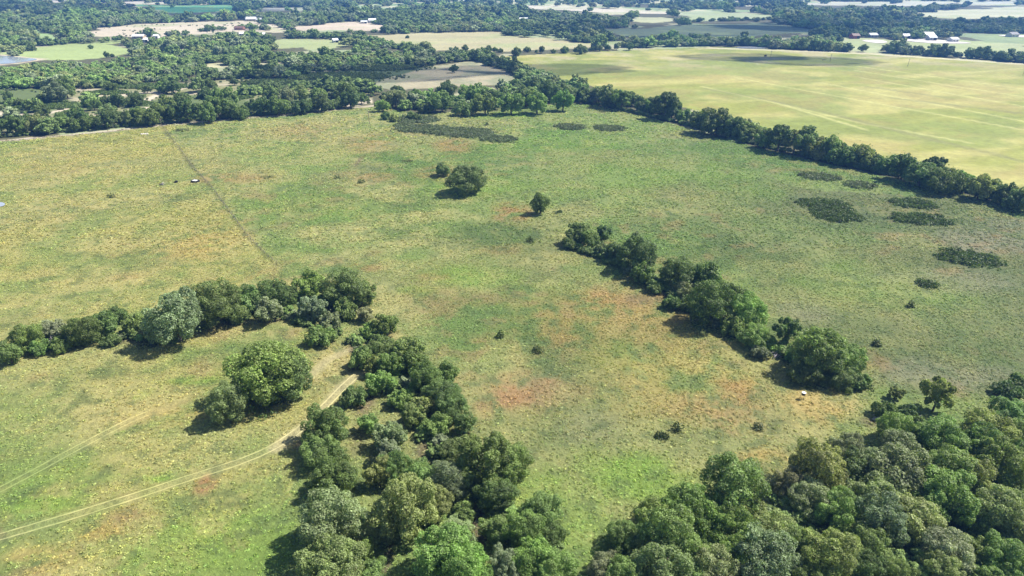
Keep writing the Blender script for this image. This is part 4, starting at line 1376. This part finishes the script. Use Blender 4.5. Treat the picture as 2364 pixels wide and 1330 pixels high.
# scattered shrubs over the scrubland and the far bare fields
gx, gy = rng.uniform(-500, 120, 3800), rng.uniform(330, 720, 3800)
k = inside(SCRUB, gx, gy) & (fbm(gx, gy, 30, 3, 3) > .45)
gx, gy = gx[k], gy[k]
P0 = FIELDP[0][0]
fx_, fy_ = rng.uniform(P0[:, 0].min(), P0[:, 0].max(), 260), rng.uniform(P0[:, 1].min(), P0[:, 1].max(), 260)
k = inside(P0, fx_, fy_) & (fbm(fx_, fy_, 60, 3, 1) > .5)
gx, gy = np.concatenate([gx, fx_[k]]), np.concatenate([gy, fy_[k]])
gs = np.full(len(gx), 2.2)
for line, half, step in [([(-10, 838), (60, 812), (140, 802), (230, 790), (310, 778), (400, 790), (500, 745), (580, 735), (640, 725), (720, 745)], 9, 9), ([(640, 725), (740, 760), (800, 790), (850, 800)], 12, 8),
                         ([(850, 800), (900, 880), (960, 960), (1020, 1030), (1080, 1100), (1150, 1170), (1220, 1260), (1270, 1330)], 22, 9), 
                         ([(1320, 570), (1400, 600), (1480, 640), (1560, 690), (1640, 740), (1720, 780), (1800, 815), (1870, 870), (1960, 890), (2000, 905)], 8, 6), ([(580, 920), (650, 905), (680, 890)], 14, 7),
                         ([(1460, 1300), (1570, 1260), (1700, 1200), (1850, 1180), (2000, 1120), (2200, 1150), (2340, 1200)], 30, 6), ([(1480, 1330), (1700, 1300), (1950, 1280), (2200, 1290), (2364, 1290)], 50, 4), ([(2080, 1000), (2200, 1020), (2364, 1040)], 30, 6),
                         ([(1330, 232), (1400, 246), (1560, 283), (1750, 336), (2000, 392), (2364, 474)], 4, 4), ([(0, 318), (250, 297), (560, 269), (700, 258)], 3, 4)]:
    Q = np.array([at(*p) for p in line])
    Ls = np.concatenate([[0], np.cumsum(np.hypot(*np.diff(Q, axis=0).T))])
    k = np.mean([depth_scale(*p) for p in line])
    m_ = int(Ls[-1] / (step * k))
    s_ = rng.uniform(0, Ls[-1], m_)
    gx = np.concatenate([gx, np.interp(s_, Ls, Q[:, 0]) + np.clip(rng.normal(0, half * k, m_), -1.3 * half * k, 1.3 * half * k)])
    gy = np.concatenate([gy, np.interp(s_, Ls, Q[:, 1]) + np.clip(rng.normal(0, half * k * 1.1, m_), -1.3 * half * k, 1.3 * half * k)])
    gs = np.concatenate([gs, np.full(m_, 2.6)])
ok = np.ones(len(gx), bool)
for T_ in TRACKS:
    ok &= seg_dist([at(*p) for p in T_[0]], gx, gy) > 3
gx, gy, gs = gx[ok], gy[ok], gs[ok]
n = len(gx)
S = gs * rng.uniform(.5, 1.45, n)
rot = np.zeros((n, 3))
rot[:, 2] = rng.uniform(0, 6.28, n)
scatter('undergrowth', np.stack([gx, gy, np.zeros(n)], 1), np.array([TONE[t] for t in (D_, G_, D_, Y_, B_)])[rng.choice(5, n, p=[.4, .3, .1, .1, .1])] * rng.uniform(.7, 1.25, (n, 1)), np.stack([S, S, S * .8], 1), rot, rng.integers(0, 3, n), FARP[:3], 'low scrub sprinkled over the scrubland and bare fields', 'scrub')

# grass and weed clumps of the pasture


def tuft(seed, n, lsize, h):
    r = np.random.default_rng(seed)
    d = r.normal(size=(n, 3))
    d[:, 2] = np.abs(d[:, 2])
    d /= np.linalg.norm(d, axis=1, keepdims=True)
    P = d * np.array([.5, .5, h]) * (.45 + .6 * r.random((n, 1)))
    V, Fq = leaf_quads(P, d + np.array([0, 0, .4]), lsize, r, .9)
    V[:, 2] = np.maximum(V[:, 2], -.02)
    return mesh_np('tuft', V, Fq, M_TUFT, False, [('tone', 'FLOAT', 'FACE', (.75 + .6 * r.random(n)).astype(np.float32))])


TUFTS = [tuft(700 + i, 30, .25, .42) for i in range(6)]
TP = []
for (y0, y1, sp_, s0) in ((70, 200, .66, .62), (200, 340, 1.1, 1.0), (340, 570, 1.9, 1.5)):
    gx = np.arange(-y1 * .95, y1 * .95, sp_)
    gy = np.arange(y0, y1, sp_)
    X, Y = np.meshgrid(gx, gy)
    X, Y = X.ravel() + rng.uniform(-.6, .6, X.size) * sp_, Y.ravel() + rng.uniform(-.6, .6, X.size) * sp_
    k = (np.abs(X) < .80 * Y + 35) & inside(PASTURE, X, Y)
    X, Y = X[k], Y[k]
    dn = fbm(X, Y, 12, 4, 5)
    k = rng.random(len(X)) < sstep(.2, .6, dn) * .7 + .28
    X, Y, dn = X[k], Y[k], dn[k]
    ok = np.ones(len(X), bool)
    for T_ in TRACKS:
        ok &= seg_dist([at(*p) for p in T_[0]], X, Y) > 1.5
    X, Y, dn = X[ok], Y[ok], dn[ok]
    S = s0 * rng.uniform(.55, 1.35, len(X))
    TP.append(np.stack([X, Y, S], 1))
TP = np.vstack(TP)
X, Y, S = TP.T
n = len(X)
tc = .4 * tint(X, Y) + .3 * tint(X + 1.6, Y + .5) + .3 * tint(X - .8, Y - 1.5)
lum = tc @ np.array([.3, .6, .1])
tc = tc * (np.interp(lum, [.1, .22, .4], [1.62, 1.32, .82]) * (1 + .2 * sstep(180, 420, Y)))[:, None] * rng.uniform(.8, 1.2, (n, 1)) * np.stack([rng.uniform(.92, 1.08, n), np.ones(n), rng.uniform(.85, 1.1, n)], 1)
scl = np.stack([S, S, S * rng.uniform(.5, .95, n)], 1)
rot = np.zeros((n, 3))
rot[:, 2] = rng.uniform(0, 6.28, n)
scatter('grass', np.stack([X, Y, hz(X, Y) - .02], 1), tc, scl, rot, rng.integers(0, 6, n), TUFTS, 'grass and weed clumps covering the pasture', 'grass')

# ------------------------------------------------------------------ clouds overhead (their shadows lie on the far fields)
m, n_, out_ = new_mat('cloud_white')
bs_ = nd(n_, 'ShaderNodeBsdfDiffuse')
bs_.inputs[0].default_value = (.86, .87, .89, 1)
tp_ = nd(n_, 'ShaderNodeBsdfTransparent')
mx_ = nd(n_, 'ShaderNodeMixShader')
mx_.inputs[0].default_value = .30
n_.links.new(tp_.outputs[0], mx_.inputs[1])
n_.links.new(bs_.outputs[0], mx_.inputs[2])
n_.links.new(mx_.outputs[0], out_.inputs[0])
M_CLOUD = m


def cloud(px, py, ra, rb, h, seed):
    c = at(px, py)
    t = h / SUND.z
    import bmesh
    bm = bmesh.new()
    bmesh.ops.create_icosphere(bm, subdivisions=5, radius=1)
    V = np.array([v.co[:] for v in bm.verts])
    k = seed * 7.1
    nz = fbm(V[:, 0] * 1.0 + k + .7 * V[:, 2], V[:, 1] * 1.0 + k - .6 * V[:, 2], .55, 4, seed)
    f = .55 + .95 * nz
    for v, g_ in zip(bm.verts, f):
        v.co = Vector((v.co.x * ra * g_, v.co.y * rb * g_, v.co.z * min(ra, rb) * (.55 if v.co.z > 0 else .15) * g_))
    me = bpy.data.meshes.new('cloud')
    bm.to_mesh(me)
    bm.free()
    me.polygons.foreach_set('use_smooth', [True] * len(me.polygons))
    me.materials.append(M_CLOUD)
    o = link('cloud', me, kind='structure')
    o.location = (c[0] + SUND.x * t, c[1] + SUND.y * t, h)


for q in [(1860, 141, 62, 34, 620, 1), (1720, 132, 60, 30, 640, 2), (1250, 160, 70, 34, 600, 3), (1600, 72, 210, 110, 900, 4), (2180, 62, 330, 90, 950, 6), (200, 26, 330, 150, 1000, 7), (880, 172, 95, 40, 650, 8)]:
    cloud(*q)

# ------------------------------------------------------------------ haze
HAZE = True
if HAZE:
    mb = MB()
    mb.box((0, 2000, 42), (9000, 4600, 84.0))
    hm, hn, hout = new_mat('haze_air')
    pv = nd(hn, 'ShaderNodeVolumePrincipled')
    pv.inputs['Color'].default_value = (.15, .40, 1.0, 1)
    pv.inputs['Density'].default_value = .00018
    pv.inputs['Anisotropy'].default_value = .2
    hn.links.new(pv.outputs[0], hout.inputs['Volume'])
    h = link('haze', mb.mesh('haze', hm), kind='stuff')
print('TREES', len([o for o in bpy.data.objects if o.name.split('.')[0] == 'tree']), 'tufts', n, 'woods', len(pts))
